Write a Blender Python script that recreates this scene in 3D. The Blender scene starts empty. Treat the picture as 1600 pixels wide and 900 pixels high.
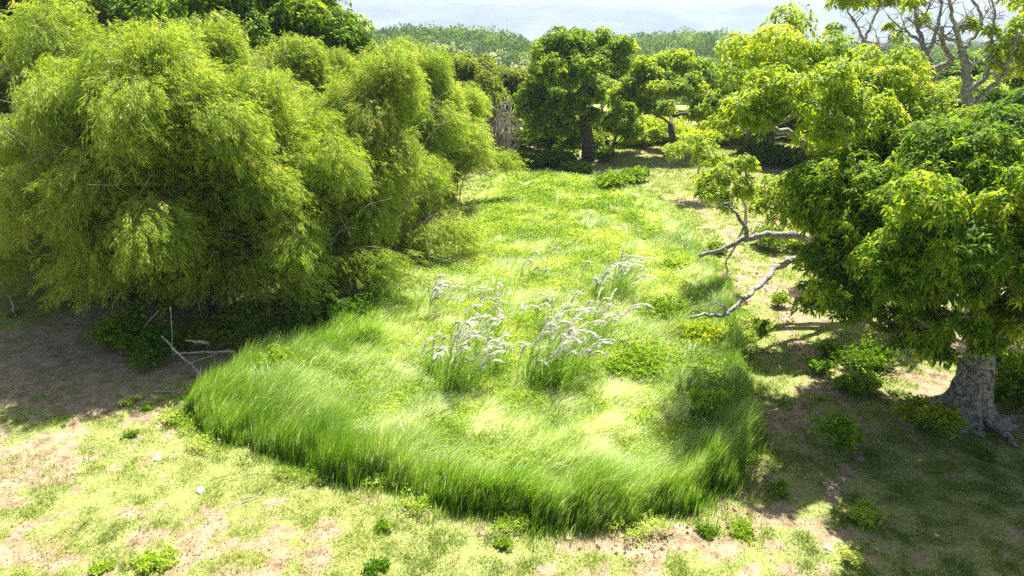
import bpy, math
import numpy as np

R = math.radians
C = bpy.context.scene
COL = C.collection
rng = np.random.default_rng(11)

# ------------------------------------------------------------------ camera, light, exposure
H, PITCH, F = 11.0, R(20.3), 1081.0
cam_d = bpy.data.cameras.new('camera')
cam_d.sensor_width = 36
cam_d.lens = 36 * F / 1600
cam_d.clip_end = 20000
cam = bpy.data.objects.new('camera', cam_d)
COL.objects.link(cam)
cam.location = (0, 0, H)
cam.rotation_euler = (math.pi / 2 - PITCH, 0, 0)
C.camera = cam

SUN_EL, SUN_AZ = R(58), R(22)          # azimuth from +Y towards +X
world = bpy.data.worlds.new('World')
C.world = world
world.use_nodes = True
wn = world.node_tree
wn.nodes.clear()
sky = wn.nodes.new('ShaderNodeTexSky')
sky.sky_type = 'NISHITA'
sky.sun_disc = False
sky.sun_elevation = SUN_EL
sky.sun_rotation = SUN_AZ
sky.dust_density = 3.0
sky.air_density = 1.0
sky.ozone_density = 1.0
bg = wn.nodes.new('ShaderNodeBackground')
bg.inputs['Strength'].default_value = 0.05
wo = wn.nodes.new('ShaderNodeOutputWorld')
wn.links.new(sky.outputs[0], bg.inputs['Color'])
wn.links.new(bg.outputs[0], wo.inputs['Surface'])

sun_d = bpy.data.lights.new('sun', 'SUN')
sun_d.energy = 5.0
sun_d.angle = R(0.55)
sun_d.color = (1.0, 0.95, 0.86)
sun = bpy.data.objects.new('sun', sun_d)
COL.objects.link(sun)
sun.rotation_euler = (math.pi / 2 - SUN_EL, 0, math.pi - SUN_AZ)   # shines from +Y/+X down to the camera

C.view_settings.view_transform = 'Standard'
C.view_settings.look = 'None'
C.view_settings.gamma = 1.0
C.view_settings.exposure = 1.62
C.cycles.use_denoising = False
C.cycles.max_bounces = 8
C.cycles.diffuse_bounces = 5
C.cycles.glossy_bounces = 2
C.cycles.transmission_bounces = 6
C.cycles.volume_bounces = 1
C.cycles.transparent_max_bounces = 4
C.cycles.use_adaptive_sampling = True
C.cycles.adaptive_threshold = 0.008

# ------------------------------------------------------------------ numbers
cp, sp = math.cos(PITCH), math.sin(PITCH)

def ray(px, py):
    a, b = (px - 800) / F, (450 - py) / F
    return np.array([a, cp + b * sp, -sp + b * cp])

def G(px, py, z=0.0):
    d = ray(px, py)
    t = (H - z) / -d[2]
    return np.array([d[0] * t, d[1] * t, z])

def P(px, py, Y):
    d = ray(px, py)
    return np.array([0, 0, H]) + d * (Y / d[1])

def _h(ix, iy, s):
    n = (ix.astype(np.int64) * 374761393 + iy.astype(np.int64) * 668265263 + s * 1442695041) & 0x7fffffff
    n = ((n ^ (n >> 13)) * 1274126177) & 0x7fffffff
    n = ((n ^ (n >> 16)) * 69069) & 0x7fffffff
    return ((n ^ (n >> 11)) & 0xffff) / 65535.0

def vn(x, y, s=0):
    x = np.asarray(x, float); y = np.asarray(y, float)
    ix, iy = np.floor(x), np.floor(y)
    fx, fy = x - ix, y - iy
    fx = fx * fx * (3 - 2 * fx); fy = fy * fy * (3 - 2 * fy)
    a, b = _h(ix, iy, s), _h(ix + 1, iy, s)
    c, d = _h(ix, iy + 1, s), _h(ix + 1, iy + 1, s)
    return (a + (b - a) * fx) * (1 - fy) + (c + (d - c) * fx) * fy

def fbm(x, y, s=0, o=4):
    t, a, n = 0, 1.0, 0
    for k in range(o):
        t = t + a * vn(x * 2 ** k, y * 2 ** k, s + k); n += a; a *= 0.5
    return t / n

def ss(a, b, x):
    t = np.clip((x - a) / (b - a), 0, 1)
    return t * t * (3 - 2 * t)

def unit(v):
    return v / (np.linalg.norm(v, axis=-1, keepdims=True) + 1e-9)

def rdir(n, r=None):
    return unit((r or rng).normal(size=(n, 3)))

FIELD = np.array([G(*p)[:2] for p in [(285, 650), (330, 690), (420, 715), (520, 748), (660, 785), (820, 820), (900, 829), (980, 825),
    (1060, 804), (1130, 772), (1172, 740), (1176, 695), (1172, 640), (1166, 590), (1156, 540), (1148, 490), (1128, 450), (1100, 405), (1078, 365),
    (1062, 340), (1030, 318), (985, 300), (930, 285), (860, 275), (790, 272), (765, 282), (755, 300), (690, 345), (650, 400), (590, 450),
    (500, 530), (390, 570), (320, 615)]])

def sdist(x, y, poly=FIELD):
    """signed distance to the polygon, positive inside"""
    x = np.asarray(x, float); y = np.asarray(y, float)
    best = np.full(x.shape, 1e9); ins = np.zeros(x.shape, bool)
    n = len(poly)
    for i in range(n):
        ax, ay = poly[i]; bx, by = poly[(i + 1) % n]
        dx, dy = bx - ax, by - ay
        t = np.clip(((x - ax) * dx + (y - ay) * dy) / (dx * dx + dy * dy), 0, 1)
        best = np.minimum(best, (x - ax - t * dx) ** 2 + (y - ay - t * dy) ** 2)
        c = ((ay > y) != (by > y)) & (x < dx * (y - ay) / (dy if dy else 1e-9) + ax)
        ins ^= c
    d = np.sqrt(best)
    return np.where(ins, d, -d)

def pdist(x, y, pts):
    best = np.full(np.shape(x), 1e9)
    for (ax, ay), (bx, by) in zip(pts[:-1], pts[1:]):
        dx, dy = bx - ax, by - ay
        t = np.clip(((x - ax) * dx + (y - ay) * dy) / (dx * dx + dy * dy + 1e-9), 0, 1)
        best = np.minimum(best, (x - ax - t * dx) ** 2 + (y - ay - t * dy) ** 2)
    return np.sqrt(best)

def gh(x, y):
    """ground height"""
    x = np.asarray(x, float); y = np.asarray(y, float)
    z = 0.28 * (fbm(x / 7, y / 7, 3, 4) - 0.5) + 0.05 * (fbm(x / 0.9, y / 0.9, 9, 2) - 0.5)
    z = z * (1 - ss(60, 90, y))
    z = z + 0.7 * np.exp(-(((x + 20) / 5) ** 2 + ((y - 27) / 5) ** 2))
    z = z - 16 * ss(112, 210, y + 0.1 * np.abs(x))
    ridge = 12.0 + 8 * np.exp(-((x + 42) / 60) ** 2) + 6.5 * np.exp(-((x - 105) / 42) ** 2) + 5 * (fbm(x / 60, x * 0 + 2.2, 5, 3) - 0.5)
    z = z + ridge * ss(210, 400, y) + 6 * (fbm(x / 60, y / 60, 8, 3) - 0.5) * ss(150, 260, y)
    z = z - 30 * ss(430, 700, y)
    return z

_blobs = [(60, 735, 2.2, .75), (20, 700, 2.0, .7), (155, 625, 1.7, .85), (60, 570, 4, .8), (130, 520, 3, .8), (250, 560, 2.0, .7), (20, 420, 5, .8), (30, 850, 1.6, .5),
          (280, 720, 1.2, .35), (220, 660, 1.5, .6), (820, 262, 2.5, .9), (900, 265, 3.0, .8), (1250, 500, 1.2, .45), (1235, 470, .9, .45), (1480, 610, 1.2, .35),
          (1120, 350, 1.2, .6), (1290, 600, 1.4, .6), (1480, 520, 3, .7), (240, 820, 1.0, .4)]
_blobs = [(*G(a, b)[:2], r, s) for a, b, r, s in _blobs]
TRACK1 = [G(*p)[:2] for p in [(1090, 320), (1120, 350), (1150, 395), (1215, 460), (1240, 520), (1290, 590), (1335, 650), (1338, 715), (1295, 770)]]
TRACK2 = [G(*p)[:2] for p in [(380, 700), (560, 770), (700, 815), (800, 845), (950, 862), (1100, 850), (1220, 800)]]

def soil(x, y):
    n1 = fbm(x / 2.6, y / 2.6, 21, 5); n2 = fbm(x / 0.4, y / 0.4, 31, 4)
    m = (n1 - 0.5) * 1.9 + (n2 - 0.5) * 2.0
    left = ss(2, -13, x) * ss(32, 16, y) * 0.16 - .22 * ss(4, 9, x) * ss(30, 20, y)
    b = np.full(np.shape(x), -0.58) + left * .9
    for bx, by, r, s in _blobs:
        b = np.maximum(b, -0.32 + (s + .1) * np.exp(-((x - bx) ** 2 + (y - by) ** 2) / (r * r)))
    b = np.maximum(b, -0.25 + 0.62 * np.exp(-(pdist(x, y, TRACK1) / 0.28) ** 2))
    b = np.maximum(b, -0.5 + 0.40 * np.exp(-(pdist(x, y, TRACK2) / 0.22) ** 2))
    d = sdist(x, y)
    b = np.maximum(b, -0.48 + 0.46 * np.exp(-((d + 0.35) / 0.3) ** 2) * (y < 26))
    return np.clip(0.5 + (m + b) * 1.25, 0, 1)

# ------------------------------------------------------------------ mesh helpers
def mesh_np(name, V, Q=None, T=None, mat=None, attr=None, smooth=False):
    V = np.asarray(V, np.float32).reshape(-1, 3)
    parts = []; counts = []
    if Q is not None and len(Q):
        parts.append(np.asarray(Q, np.int32).reshape(-1)); counts.append(np.full(len(Q), 4, np.int32))
    if T is not None and len(T):
        parts.append(np.asarray(T, np.int32).reshape(-1)); counts.append(np.full(len(T), 3, np.int32))
    L = np.concatenate(parts); cnt = np.concatenate(counts)
    st = np.concatenate([[0], np.cumsum(cnt)[:-1]]).astype(np.int32)
    me = bpy.data.meshes.new(name)
    me.vertices.add(len(V)); me.vertices.foreach_set('co', V.ravel())
    me.loops.add(len(L)); me.loops.foreach_set('vertex_index', L)
    me.polygons.add(len(cnt)); me.polygons.foreach_set('loop_start', st)
    try: me.polygons.foreach_set('loop_total', cnt)
    except Exception: pass
    me.polygons.foreach_set('use_smooth', np.full(len(cnt), smooth, bool))
    me.update(calc_edges=True)
    for k, a in (attr or {}).items():
        at = me.attributes.new(k, 'FLOAT', 'POINT'); at.data.foreach_set('value', np.asarray(a, np.float32).ravel())
    if mat: me.materials.append(mat)
    return me

def link(name, me, parent=None, loc=None):
    o = bpy.data.objects.new(name, me); COL.objects.link(o)
    if parent is not None: o.parent = parent
    if loc is not None: o.location = tuple(float(c) for c in loc)
    return o

def tag(o, label, cat, group=None, kind=None):
    if label: o['label'] = label
    if cat: o['category'] = cat
    if group: o['group'] = group
    if kind: o['kind'] = kind
    return o

def thing(name, loc, label, cat, group=None, rz=0, sc=1.0):
    o = link(name, None, None, loc)
    o.rotation_euler = (0, 0, rz); o.scale = (sc, sc, sc)
    return tag(o, label, cat, group)

def copy_thing(src, loc, label, rz=0, sc=1.0, cat=None):
    r = src.copy(); COL.objects.link(r); r.location = tuple(float(c) for c in loc)
    r.rotation_euler = (0, 0, rz); r.scale = (sc, sc, sc) if np.isscalar(sc) else sc
    r['label'] = label
    for ch in list(src.children):
        c = ch.copy(); COL.objects.link(c); c.parent = r
    return r

class MB:
    def __init__(s): s.v = []; s.q = []; s.t = []; s.a = []; s.n = 0
    def add(s, V, Q=None, T=None, a=None):
        V = np.asarray(V, float).reshape(-1, 3)
        if Q is not None and len(Q): s.q.append(np.asarray(Q) + s.n)
        if T is not None and len(T): s.t.append(np.asarray(T) + s.n)
        s.a.append(np.full(len(V), .5) if a is None else np.broadcast_to(a, (len(V),)).astype(float))
        s.v.append(V); s.n += len(V)
    def mesh(s, name, mat, smooth=False, origin=None):
        V = np.concatenate(s.v)
        if origin is not None: V = V - np.asarray(origin)
        return mesh_np(name, V, np.concatenate(s.q) if s.q else None, np.concatenate(s.t) if s.t else None, mat, {'v': np.concatenate(s.a)}, smooth)

def tube(mb, pts, rad, n=6, rough=0.0, cap=True, a=.5):
    pts = np.asarray(pts, float); rad = np.broadcast_to(rad, (len(pts),)).astype(float)
    tg = np.gradient(pts, axis=0); tg = unit(tg)
    ref = np.array([0, 0, 1.0]) if abs(tg[0][2]) < 0.9 else np.array([1.0, 0, 0])
    u = unit(np.cross(tg[0], ref)); rings = []
    ang = np.arange(n) * 2 * math.pi / n
    for i in range(len(pts)):
        u = unit(u - tg[i] * np.dot(u, tg[i])); w = np.cross(tg[i], u)
        rr = rad[i] * (1 + rough * rng.normal(size=n))
        rings.append(pts[i] + rr[:, None] * (np.cos(ang)[:, None] * u + np.sin(ang)[:, None] * w))
    V = np.concatenate(rings); m = len(pts)
    i, j = np.meshgrid(np.arange(m - 1), np.arange(n), indexing='ij'); i = i.ravel(); j = j.ravel(); k = (j + 1) % n
    Q = np.stack([i * n + j, i * n + k, (i + 1) * n + k, (i + 1) * n + j], 1)
    T = None
    if cap:
        V = np.concatenate([V, pts[-1:]]); j = np.arange(n)
        T = np.stack([(m - 1) * n + j, (m - 1) * n + (j + 1) % n, np.full(n, m * n)], 1)
    mb.add(V, Q, T, a)

def leaf_geo(mb, pos, d, ln, wd, v, bend=0.25, roll=None):
    """rhombic leaves: pos (N,3), direction d, length, width; the outer half droops"""
    n = len(pos); d = unit(d)
    side = unit(np.cross(d, rdir(n))) if roll is None else unit(np.cross(d, unit(np.array([0, 0, 1.0]) + roll * rng.normal(size=(n, 3)))))
    ln = np.broadcast_to(ln, (n,))[:, None]; wd = np.broadcast_to(wd, (n,))[:, None]
    mid = pos + d * ln * 0.45
    dn = np.zeros((n, 3)); dn[:, 2] = -1
    tip = pos + d * ln + dn * ln * bend
    V = np.stack([pos, mid + side * wd * .5, tip, mid - side * wd * .5], 1).reshape(-1, 3)
    b = np.arange(n)[:, None] * 4
    T = np.concatenate([b + [0, 1, 3], b + [1, 2, 3]])
    mb.add(V, None, T, np.repeat(np.broadcast_to(v, (n,)), 4))

def blade_geo(mb, base, h, bend, w, v, seg=3, tipv=0.0):
    """grass blades: base (N,3), height, horizontal bend vector (N,2) at the tip, width"""
    n = len(base); h = np.broadcast_to(h, (n,)); w = np.broadcast_to(w, (n,))
    ang = rng.uniform(0, math.pi, n); s = np.stack([np.cos(ang), np.sin(ang), 0 * ang], 1)
    bl = np.linalg.norm(bend, axis=1)
    rows = []
    for k in range(seg + 1):
        t = k / seg
        off = np.zeros((n, 3)); off[:, :2] = bend * (t ** 2.0)
        drop = np.minimum(bl / (h + 1e-6), 1.4)
        off[:, 2] = h * (t - 0.33 * drop * t ** 3)
        c = base + off; ww = w * (1 - t) ** 0.6 * 0.5
        if k < seg: rows += [c - s * ww[:, None], c + s * ww[:, None]]
        else: rows += [c]
    m = 2 * seg + 1
    V = np.stack(rows, 1).reshape(-1, 3); b = np.arange(n)[:, None] * m
    Q = [b + [2 * k, 2 * k + 1, 2 * k + 3, 2 * k + 2] for k in range(seg - 1)]
    T = b + [2 * seg - 2, 2 * seg - 1, 2 * seg]
    lv = np.array([k // 2 / seg for k in range(2 * seg)] + [1.0])
    mb.add(V, np.concatenate(Q) if Q else None, T, np.clip(np.broadcast_to(v, (n,))[:, None] + tipv * lv[None] ** 1.5 - tipv * .3, 0, 1).ravel())

# ------------------------------------------------------------------ materials
def new_mat(name):
    m = bpy.data.materials.new(name); m.use_nodes = True
    nt = m.node_tree; nt.nodes.clear()
    return m, nt, nt.nodes.new('ShaderNodeOutputMaterial')

def ramp(nt, stops, fac):
    r = nt.nodes.new('ShaderNodeValToRGB'); e = r.color_ramp.elements
    while len(e) > 1: e.remove(e[-1])
    e[0].position = stops[0][0]; e[0].color = (*stops[0][1], 1)
    for p, c in stops[1:]:
        x = e.new(p); x.color = (*c, 1)
    nt.links.new(fac, r.inputs[0]); return r.outputs[0]

def noise(nt, scale, detail=4, rough=.6, vec=None, coord='Object'):
    n = nt.nodes.new('ShaderNodeTexNoise'); n.inputs['Scale'].default_value = scale
    n.inputs['Detail'].default_value = detail; n.inputs['Roughness'].default_value = rough
    if vec is None:
        t = nt.nodes.new('ShaderNodeTexCoord'); vec = t.outputs[coord]
    nt.links.new(vec, n.inputs['Vector']); return n.outputs['Fac']

def leaf_mat(name, stops, trans=(1.5, 1.5, .5), tfac=.45, rough=.42, spec=.5, hue_var=0.0):
    m, nt, out = new_mat(name)
    at = nt.nodes.new('ShaderNodeAttribute'); at.attribute_name = 'v'
    col = ramp(nt, stops, at.outputs['Fac'])
    p = nt.nodes.new('ShaderNodeBsdfPrincipled')
    p.inputs['Roughness'].default_value = rough; p.inputs['Specular IOR Level'].default_value = spec
    nt.links.new(col, p.inputs['Base Color'])
    mul = nt.nodes.new('ShaderNodeVectorMath'); mul.operation = 'MULTIPLY'; mul.inputs[1].default_value = trans
    nt.links.new(col, mul.inputs[0])
    tr = nt.nodes.new('ShaderNodeBsdfTranslucent'); nt.links.new(mul.outputs[0], tr.inputs['Color'])
    mx = nt.nodes.new('ShaderNodeMixShader'); mx.inputs[0].default_value = tfac
    nt.links.new(p.outputs[0], mx.inputs[1]); nt.links.new(tr.outputs[0], mx.inputs[2])
    nt.links.new(mx.outputs[0], out.inputs['Surface'])
    return m

def bark_mat(name, c1, c2, c3, scale=6):
    m, nt, out = new_mat(name)
    f = noise(nt, scale, 6, .7); f2 = noise(nt, scale * 4, 4, .7)
    mixn = nt.nodes.new('ShaderNodeMath'); mixn.operation = 'MULTIPLY_ADD'
    nt.links.new(f2, mixn.inputs[0]); mixn.inputs[1].default_value = .5; 
    sub = nt.nodes.new('ShaderNodeMath'); sub.operation = 'SUBTRACT'; nt.links.new(f, sub.inputs[0]); sub.inputs[1].default_value = .25
    nt.links.new(sub.outputs[0], mixn.inputs[2])
    col = ramp(nt, [(.32, c1), (.47, c2), (.6, c3)], mixn.outputs[0])
    p = nt.nodes.new('ShaderNodeBsdfPrincipled'); p.inputs['Roughness'].default_value = .9; p.inputs['Specular IOR Level'].default_value = .15
    nt.links.new(col, p.inputs['Base Color'])
    b = nt.nodes.new('ShaderNodeBump'); b.inputs['Strength'].default_value = .8; b.inputs['Distance'].default_value = .04
    nt.links.new(mixn.outputs[0], b.inputs['Height']); nt.links.new(b.outputs[0], p.inputs['Normal'])
    nt.links.new(p.outputs[0], out.inputs['Surface'])
    return m

M_mango = leaf_mat('mango_leaf', [(0, (.045, .11, .014)), (.5, (.10, .21, .018)), (.75, (.21, .34, .025)), (1, (.42, .52, .05))], (1.7, 1.5, .45), .5, .55, .14)
M_lime = leaf_mat('young_leaf', [(0, (.09, .17, .017)), (.5, (.26, .38, .03)), (.8, (.42, .53, .045)), (1, (.60, .65, .12))], (1.6, 1.45, .45), .5, .5, .25)
M_far = leaf_mat('far_leaf', [(0, (.05, .11, .02)), (.5, (.12, .22, .03)), (.85, (.22, .32, .05)), (1, (.34, .40, .09))], (1.5, 1.4, .6), .35, .8, .08)
M_olive = leaf_mat('olive_leaf', [(0, (.07, .12, .02)), (.5, (.18, .25, .025)), (1, (.34, .38, .05))], (1.5, 1.4, .5), .45, .6, .15)
M_bamboo = leaf_mat('bamboo_leaf', [(0, (.10, .155, .02)), (.45, (.27, .36, .045)), (.8, (.37, .47, .06)), (.93, (.50, .53, .12)), (1, (.58, .46, .20))], (1.26, 1.36, .5), .5, .5, .25)
M_tall = leaf_mat('tall_grass_blade', [(0, (.07, .19, .010)), (.45, (.16, .34, .014)), (.7, (.31, .48, .05)), (.84, (.58, .68, .28)), (1, (.90, .90, .74))], (1.3, 1.25, .7), .45, .35, .6)
M_weed = leaf_mat('field_leaf', [(0, (.09, .21, .015)), (.5, (.27, .42, .03)), (.85, (.46, .58, .09)), (1, (.72, .76, .36))], (1.35, 1.25, .5), .45, .5, .25)
M_lawn = leaf_mat('lawn_blade', [(0, (.12, .21, .025)), (.5, (.30, .38, .06)), (.8, (.46, .48, .15)), (1, (.62, .56, .32))], (1.3, 1.3, .6), .35, .6, .25)
M_plume = leaf_mat('plume', [(0, (.60, .58, .46)), (1, (.90, .89, .85))], (1.0, 1.0, 1.0), .5, .6, .3)
M_dryleaf = leaf_mat('dry_twig', [(0, (.16, .11, .08)), (1, (.36, .28, .22))], (1, 1, 1), .1, .8, .1)
M_litter = leaf_mat('litter', [(0, (.07, .045, .028)), (.5, (.24, .17, .09)), (1, (.55, .48, .34))], (1, 1, 1), .1, .8, .1)
M_bark = bark_mat('grey_bark', (.05, .042, .035), (.19, .17, .15), (.42, .40, .38))
M_bark_d = bark_mat('brown_bark', (.035, .026, .02), (.10, .08, .065), (.24, .21, .19))
M_bark_p = bark_mat('pale_bark', (.10, .09, .085), (.26, .245, .23), (.45, .43, .41))
M_culm = bark_mat('bamboo_culm', (.10, .10, .03), (.22, .21, .08), (.36, .32, .17), 3)
M_dead = bark_mat('dead_wood', (.20, .18, .16), (.38, .35, .32), (.56, .53, .49), 5)
M_reed = bark_mat('reed_stem', (.20, .26, .08), (.30, .36, .12), (.45, .48, .22), 5)
M_stem = bark_mat('green_stem', (.05, .08, .02), (.10, .14, .03), (.18, .22, .07), 5)

# ground
m, nt, out = new_mat('ground_soil'); M_ground = m
at = nt.nodes.new('ShaderNodeAttribute'); at.attribute_name = 'soil'
f1 = noise(nt, 2.5, 8, .7); f2 = noise(nt, 14, 6, .75)
add = nt.nodes.new('ShaderNodeMath'); add.operation = 'MULTIPLY_ADD'; nt.links.new(f2, add.inputs[0]); add.inputs[1].default_value = .9
s_ = nt.nodes.new('ShaderNodeMath'); s_.operation = 'SUBTRACT'; nt.links.new(at.outputs['Fac'], s_.inputs[0]); s_.inputs[1].default_value = .45
nt.links.new(s_.outputs[0], add.inputs[2])
soilc = ramp(nt, [(.3, (.16, .108, .060)), (.5, (.32, .245, .15)), (.7, (.45, .375, .26))], f1)
grassc = ramp(nt, [(.3, (.11, .16, .03)), (.5, (.25, .28, .08)), (.7, (.42, .39, .20))], f2)
mr = ramp(nt, [(.35, (0, 0, 0)), (.62, (1, 1, 1))], add.outputs[0])
mx = nt.nodes.new('ShaderNodeMix'); mx.data_type = 'RGBA'
nt.links.new(mr, mx.inputs[0]); nt.links.new(grassc, mx.inputs[6]); nt.links.new(soilc, mx.inputs[7])
p = nt.nodes.new('ShaderNodeBsdfPrincipled'); p.inputs['Roughness'].default_value = .95; p.inputs['Specular IOR Level'].default_value = .1
nt.links.new(mx.outputs[2], p.inputs['Base Color'])
b = nt.nodes.new('ShaderNodeBump'); b.inputs['Strength'].default_value = .7; b.inputs['Distance'].default_value = .06
nt.links.new(f2, b.inputs['Height']); nt.links.new(b.outputs[0], p.inputs['Normal'])
nt.links.new(p.outputs[0], out.inputs['Surface'])

m, nt, out = new_mat('mountain_slope'); M_mount = m
f = noise(nt, .0022, 9, .7)
c = ramp(nt, [(.38, (.04, .07, .05)), (.5, (.08, .11, .07)), (.62, (.15, .17, .11))], f)
p = nt.nodes.new('ShaderNodeBsdfPrincipled'); p.inputs['Roughness'].default_value = 1; nt.links.new(c, p.inputs['Base Color']); nt.links.new(p.outputs[0], out.inputs['Surface'])

m, nt, out = new_mat('stone_pale'); M_stone = m
c = ramp(nt, [(.35, (.45, .43, .40)), (.6, (.75, .73, .70))], noise(nt, 30, 4))
p = nt.nodes.new('ShaderNodeBsdfPrincipled'); p.inputs['Roughness'].default_value = .8; nt.links.new(c, p.inputs['Base Color']); nt.links.new(p.outputs[0], out.inputs['Surface'])
m, nt, out = new_mat('soil_clod'); M_clod = m
c = ramp(nt, [(.35, (.10, .065, .045)), (.6, (.28, .20, .15))], noise(nt, 12, 5))
p = nt.nodes.new('ShaderNodeBsdfPrincipled'); p.inputs['Roughness'].default_value = 1; nt.links.new(c, p.inputs['Base Color']); nt.links.new(p.outputs[0], out.inputs['Surface'])

# ------------------------------------------------------------------ setting: ground, mountains
def axis(lo, f0, f1, hi, step, grow=1.12):
    a = list(np.arange(f0, f1, step)); s = step; x = f1
    while x < hi: a.append(x); s *= grow; x += s
    a.append(hi); s = step; x = f0 - step; b = []
    while x > lo: b.append(x); s *= grow; x -= s
    b.append(lo); return np.array(b[::-1] + a)
gx = axis(-2500, -26, 26, 2500, .16); gy = axis(-600, 8, 60, 5000, .16, 1.05)
X, Y = np.meshgrid(gx, gy, indexing='xy')
Z = gh(X, Y); nx, ny = len(gx), len(gy)
I, J = np.meshgrid(np.arange(nx - 1), np.arange(ny - 1), indexing='xy'); I = I.ravel(); J = J.ravel()
Q = np.stack([J * nx + I, J * nx + I + 1, (J + 1) * nx + I + 1, (J + 1) * nx + I], 1)
S = soil(X, Y)
link('ground', mesh_np('ground', np.stack([X.ravel(), Y.ravel(), Z.ravel()], 1), Q, None, M_ground, {'soil': S.ravel()}, True))['kind'] = 'structure'

mx_, my_ = np.meshgrid(np.linspace(-2400, 2400, 160), np.linspace(2300, 4600, 110), indexing='xy')
mz = -30 + (172 + 70 * (fbm(mx_ / 900, my_ / 900, 40, 5) - .5)) * ss(3300, 4200, my_ + 300 * (fbm(mx_ / 500, my_ / 500, 45, 4) - .5)) + 70 * (fbm(mx_ / 250, my_ / 250, 41, 5) - .5) * ss(2300, 3000, my_) + 10 * ss(-1500, 900, mx_)
I, J = np.meshgrid(np.arange(159), np.arange(109), indexing='xy'); I = I.ravel(); J = J.ravel()
Q = np.stack([J * 160 + I, J * 160 + I + 1, (J + 1) * 160 + I + 1, (J + 1) * 160 + I], 1)
link('mountains', mesh_np('mountains', np.stack([mx_.ravel(), my_.ravel(), mz.ravel()], 1), Q, None, M_mount, None, True))['kind'] = 'structure'

# haze: one closed box round everything, the sky outside
HZ = mesh_np('haze', [(x, y, z) for x in (-2600, 2600) for y in (-700, 5100) for z in (-60, 260)],
             [(0, 1, 3, 2), (4, 6, 7, 5), (0, 4, 5, 1), (2, 3, 7, 6), (0, 2, 6, 4), (1, 5, 7, 3)])
m, nt, out = new_mat('haze_air')
v = nt.nodes.new('ShaderNodeVolumePrincipled'); v.inputs['Density'].default_value = 0.00023
v.inputs['Color'].default_value = (.44, .52, .72, 1); v.inputs['Anisotropy'].default_value = 0.3
nt.links.new(v.outputs[0], out.inputs['Volume']); HZ.materials.append(m)
link('haze', HZ)['kind'] = 'stuff'

# ------------------------------------------------------------------ hill forest (far mass)
def forest():
    mb = MB(); pts = []
    for y in np.arange(215, 440, 7.0):
        xs = np.arange(-230, 260, 7.0)
        pts.append(np.stack([xs + rng.uniform(-3, 3, len(xs)), y + rng.uniform(-3, 3, len(xs))], 1))
    pts = np.concatenate(pts); n = len(pts); z = gh(pts[:, 0], pts[:, 1])
    rr = 2.0 + 5.5 * rng.beta(1.6, 3, n); hh = rng.uniform(2, 6, n) + 5 * (fbm(pts[:, 0] / 25, pts[:, 1] / 25, 17, 3) - .4); k = 80
    d = rdir(n * k); d[:, 2] = np.abs(d[:, 2]) * 1.1 - .25
    R3 = np.repeat(rr, k)[:, None] * np.array([1, 1, .8]) * rng.uniform(.75, 1.08, (n * k, 1))
    base = np.stack([pts[:, 0], pts[:, 1], z + hh], 1)
    pos = np.repeat(base, k, 0) + unit(d) * R3
    v = np.repeat(rng.beta(1.1, 1.5, n) * .8 + .5 * (fbm(pts[:, 0] / 30, pts[:, 1] / 30, 19, 3) - .5), k) + rng.normal(0, .07, n * k)
    leaf_geo(mb, pos, unit(d) * .6 + rdir(n * k) * .8, rng.uniform(.9, 1.7, n * k), rng.uniform(.7, 1.2, n * k), np.clip(v, 0, 1), .1)
    o = link('forest', mb.mesh('forest', M_far)); tag(o, 'hazy green woodland covering the far low hill', 'forest', None, 'stuff')
forest()

# ------------------------------------------------------------------ trees
def tree_branches(mb, trunk, r0, r1, tips, rtwig=.03, wig=.10, up=.12, nside=7, rough=.06):
    """trunk polyline + limbs growing to each tip, radii from the number of tips they carry"""
    nodes = [np.array(t, float) for t in trunk]; par = [-1] + list(range(len(trunk) - 1)); nt_ = len(trunk)
    order = np.argsort([np.linalg.norm(t - nodes[-1]) for t in tips])
    wt = [0] * len(nodes); k0 = max(1, int(nt_ * .55))
    for oi in order:
        t = np.asarray(tips[oi], float); N = np.array(nodes[k0:])
        dv = t - N; D = np.linalg.norm(dv, axis=1) + np.maximum(0, -dv[:, 2]) * .8
        i = int(np.argmin(D)) + k0; p0 = nodes[i]; L = np.linalg.norm(t - p0)
        m = int(np.clip(L / .45, 2, 9)); w = 0; pi = i
        ctrl = (p0 + t) / 2 + np.array([0, 0, up * L]) * rng.uniform(-.6, 1.3) + rng.normal(size=3) * L * .06
        for k in range(1, m + 1):
            s = k / m; q = (1 - s) ** 2 * p0 + 2 * s * (1 - s) * ctrl + s * s * t
            if k < m: q = q + rng.normal(size=3) * L / m * wig
            nodes.append(q); par.append(pi); wt.append(0); pi = len(nodes) - 1
        wt[pi] = 1
    W = np.array(wt, float); kids = [[] for _ in nodes]
    for i in range(len(nodes) - 1, 0, -1): W[par[i]] += W[i]; kids[par[i]].append(i)
    rad = rtwig * np.maximum(W, 1) ** .5; top = rad[nt_ - 1]
    for i in range(nt_): 
        rad[i] = r0 + (r1 - r0) * (i / max(1, nt_ - 1))
    rad = np.minimum(rad, r1 * 1.0 if r1 < r0 else 1e9) if False else rad
    for i in range(nt_, len(nodes)): rad[i] = min(rad[i], r1 * .85)
    done = [(0, None)]
    while done:
        st, pr = done.pop(); ch = [] if pr is None else [pr]; i = st
        while True:
            ch.append(i)
            if not kids[i]: break
            ks = sorted(kids[i], key=lambda q: (-(q < nt_), -W[q]))
            for q in ks[1:]: done.append((q, i))
            i = ks[0]
        pp = np.array([nodes[q] for q in ch]); rr = np.array([rad[q] for q in ch])
        if pr is not None: rr[0] = min(rr[0], rr[1] * 1.25)
        if len(pp) > 1: tube(mb, pp, rr, nside if rr[0] > .06 else 5, rough)
    return nodes

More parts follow.
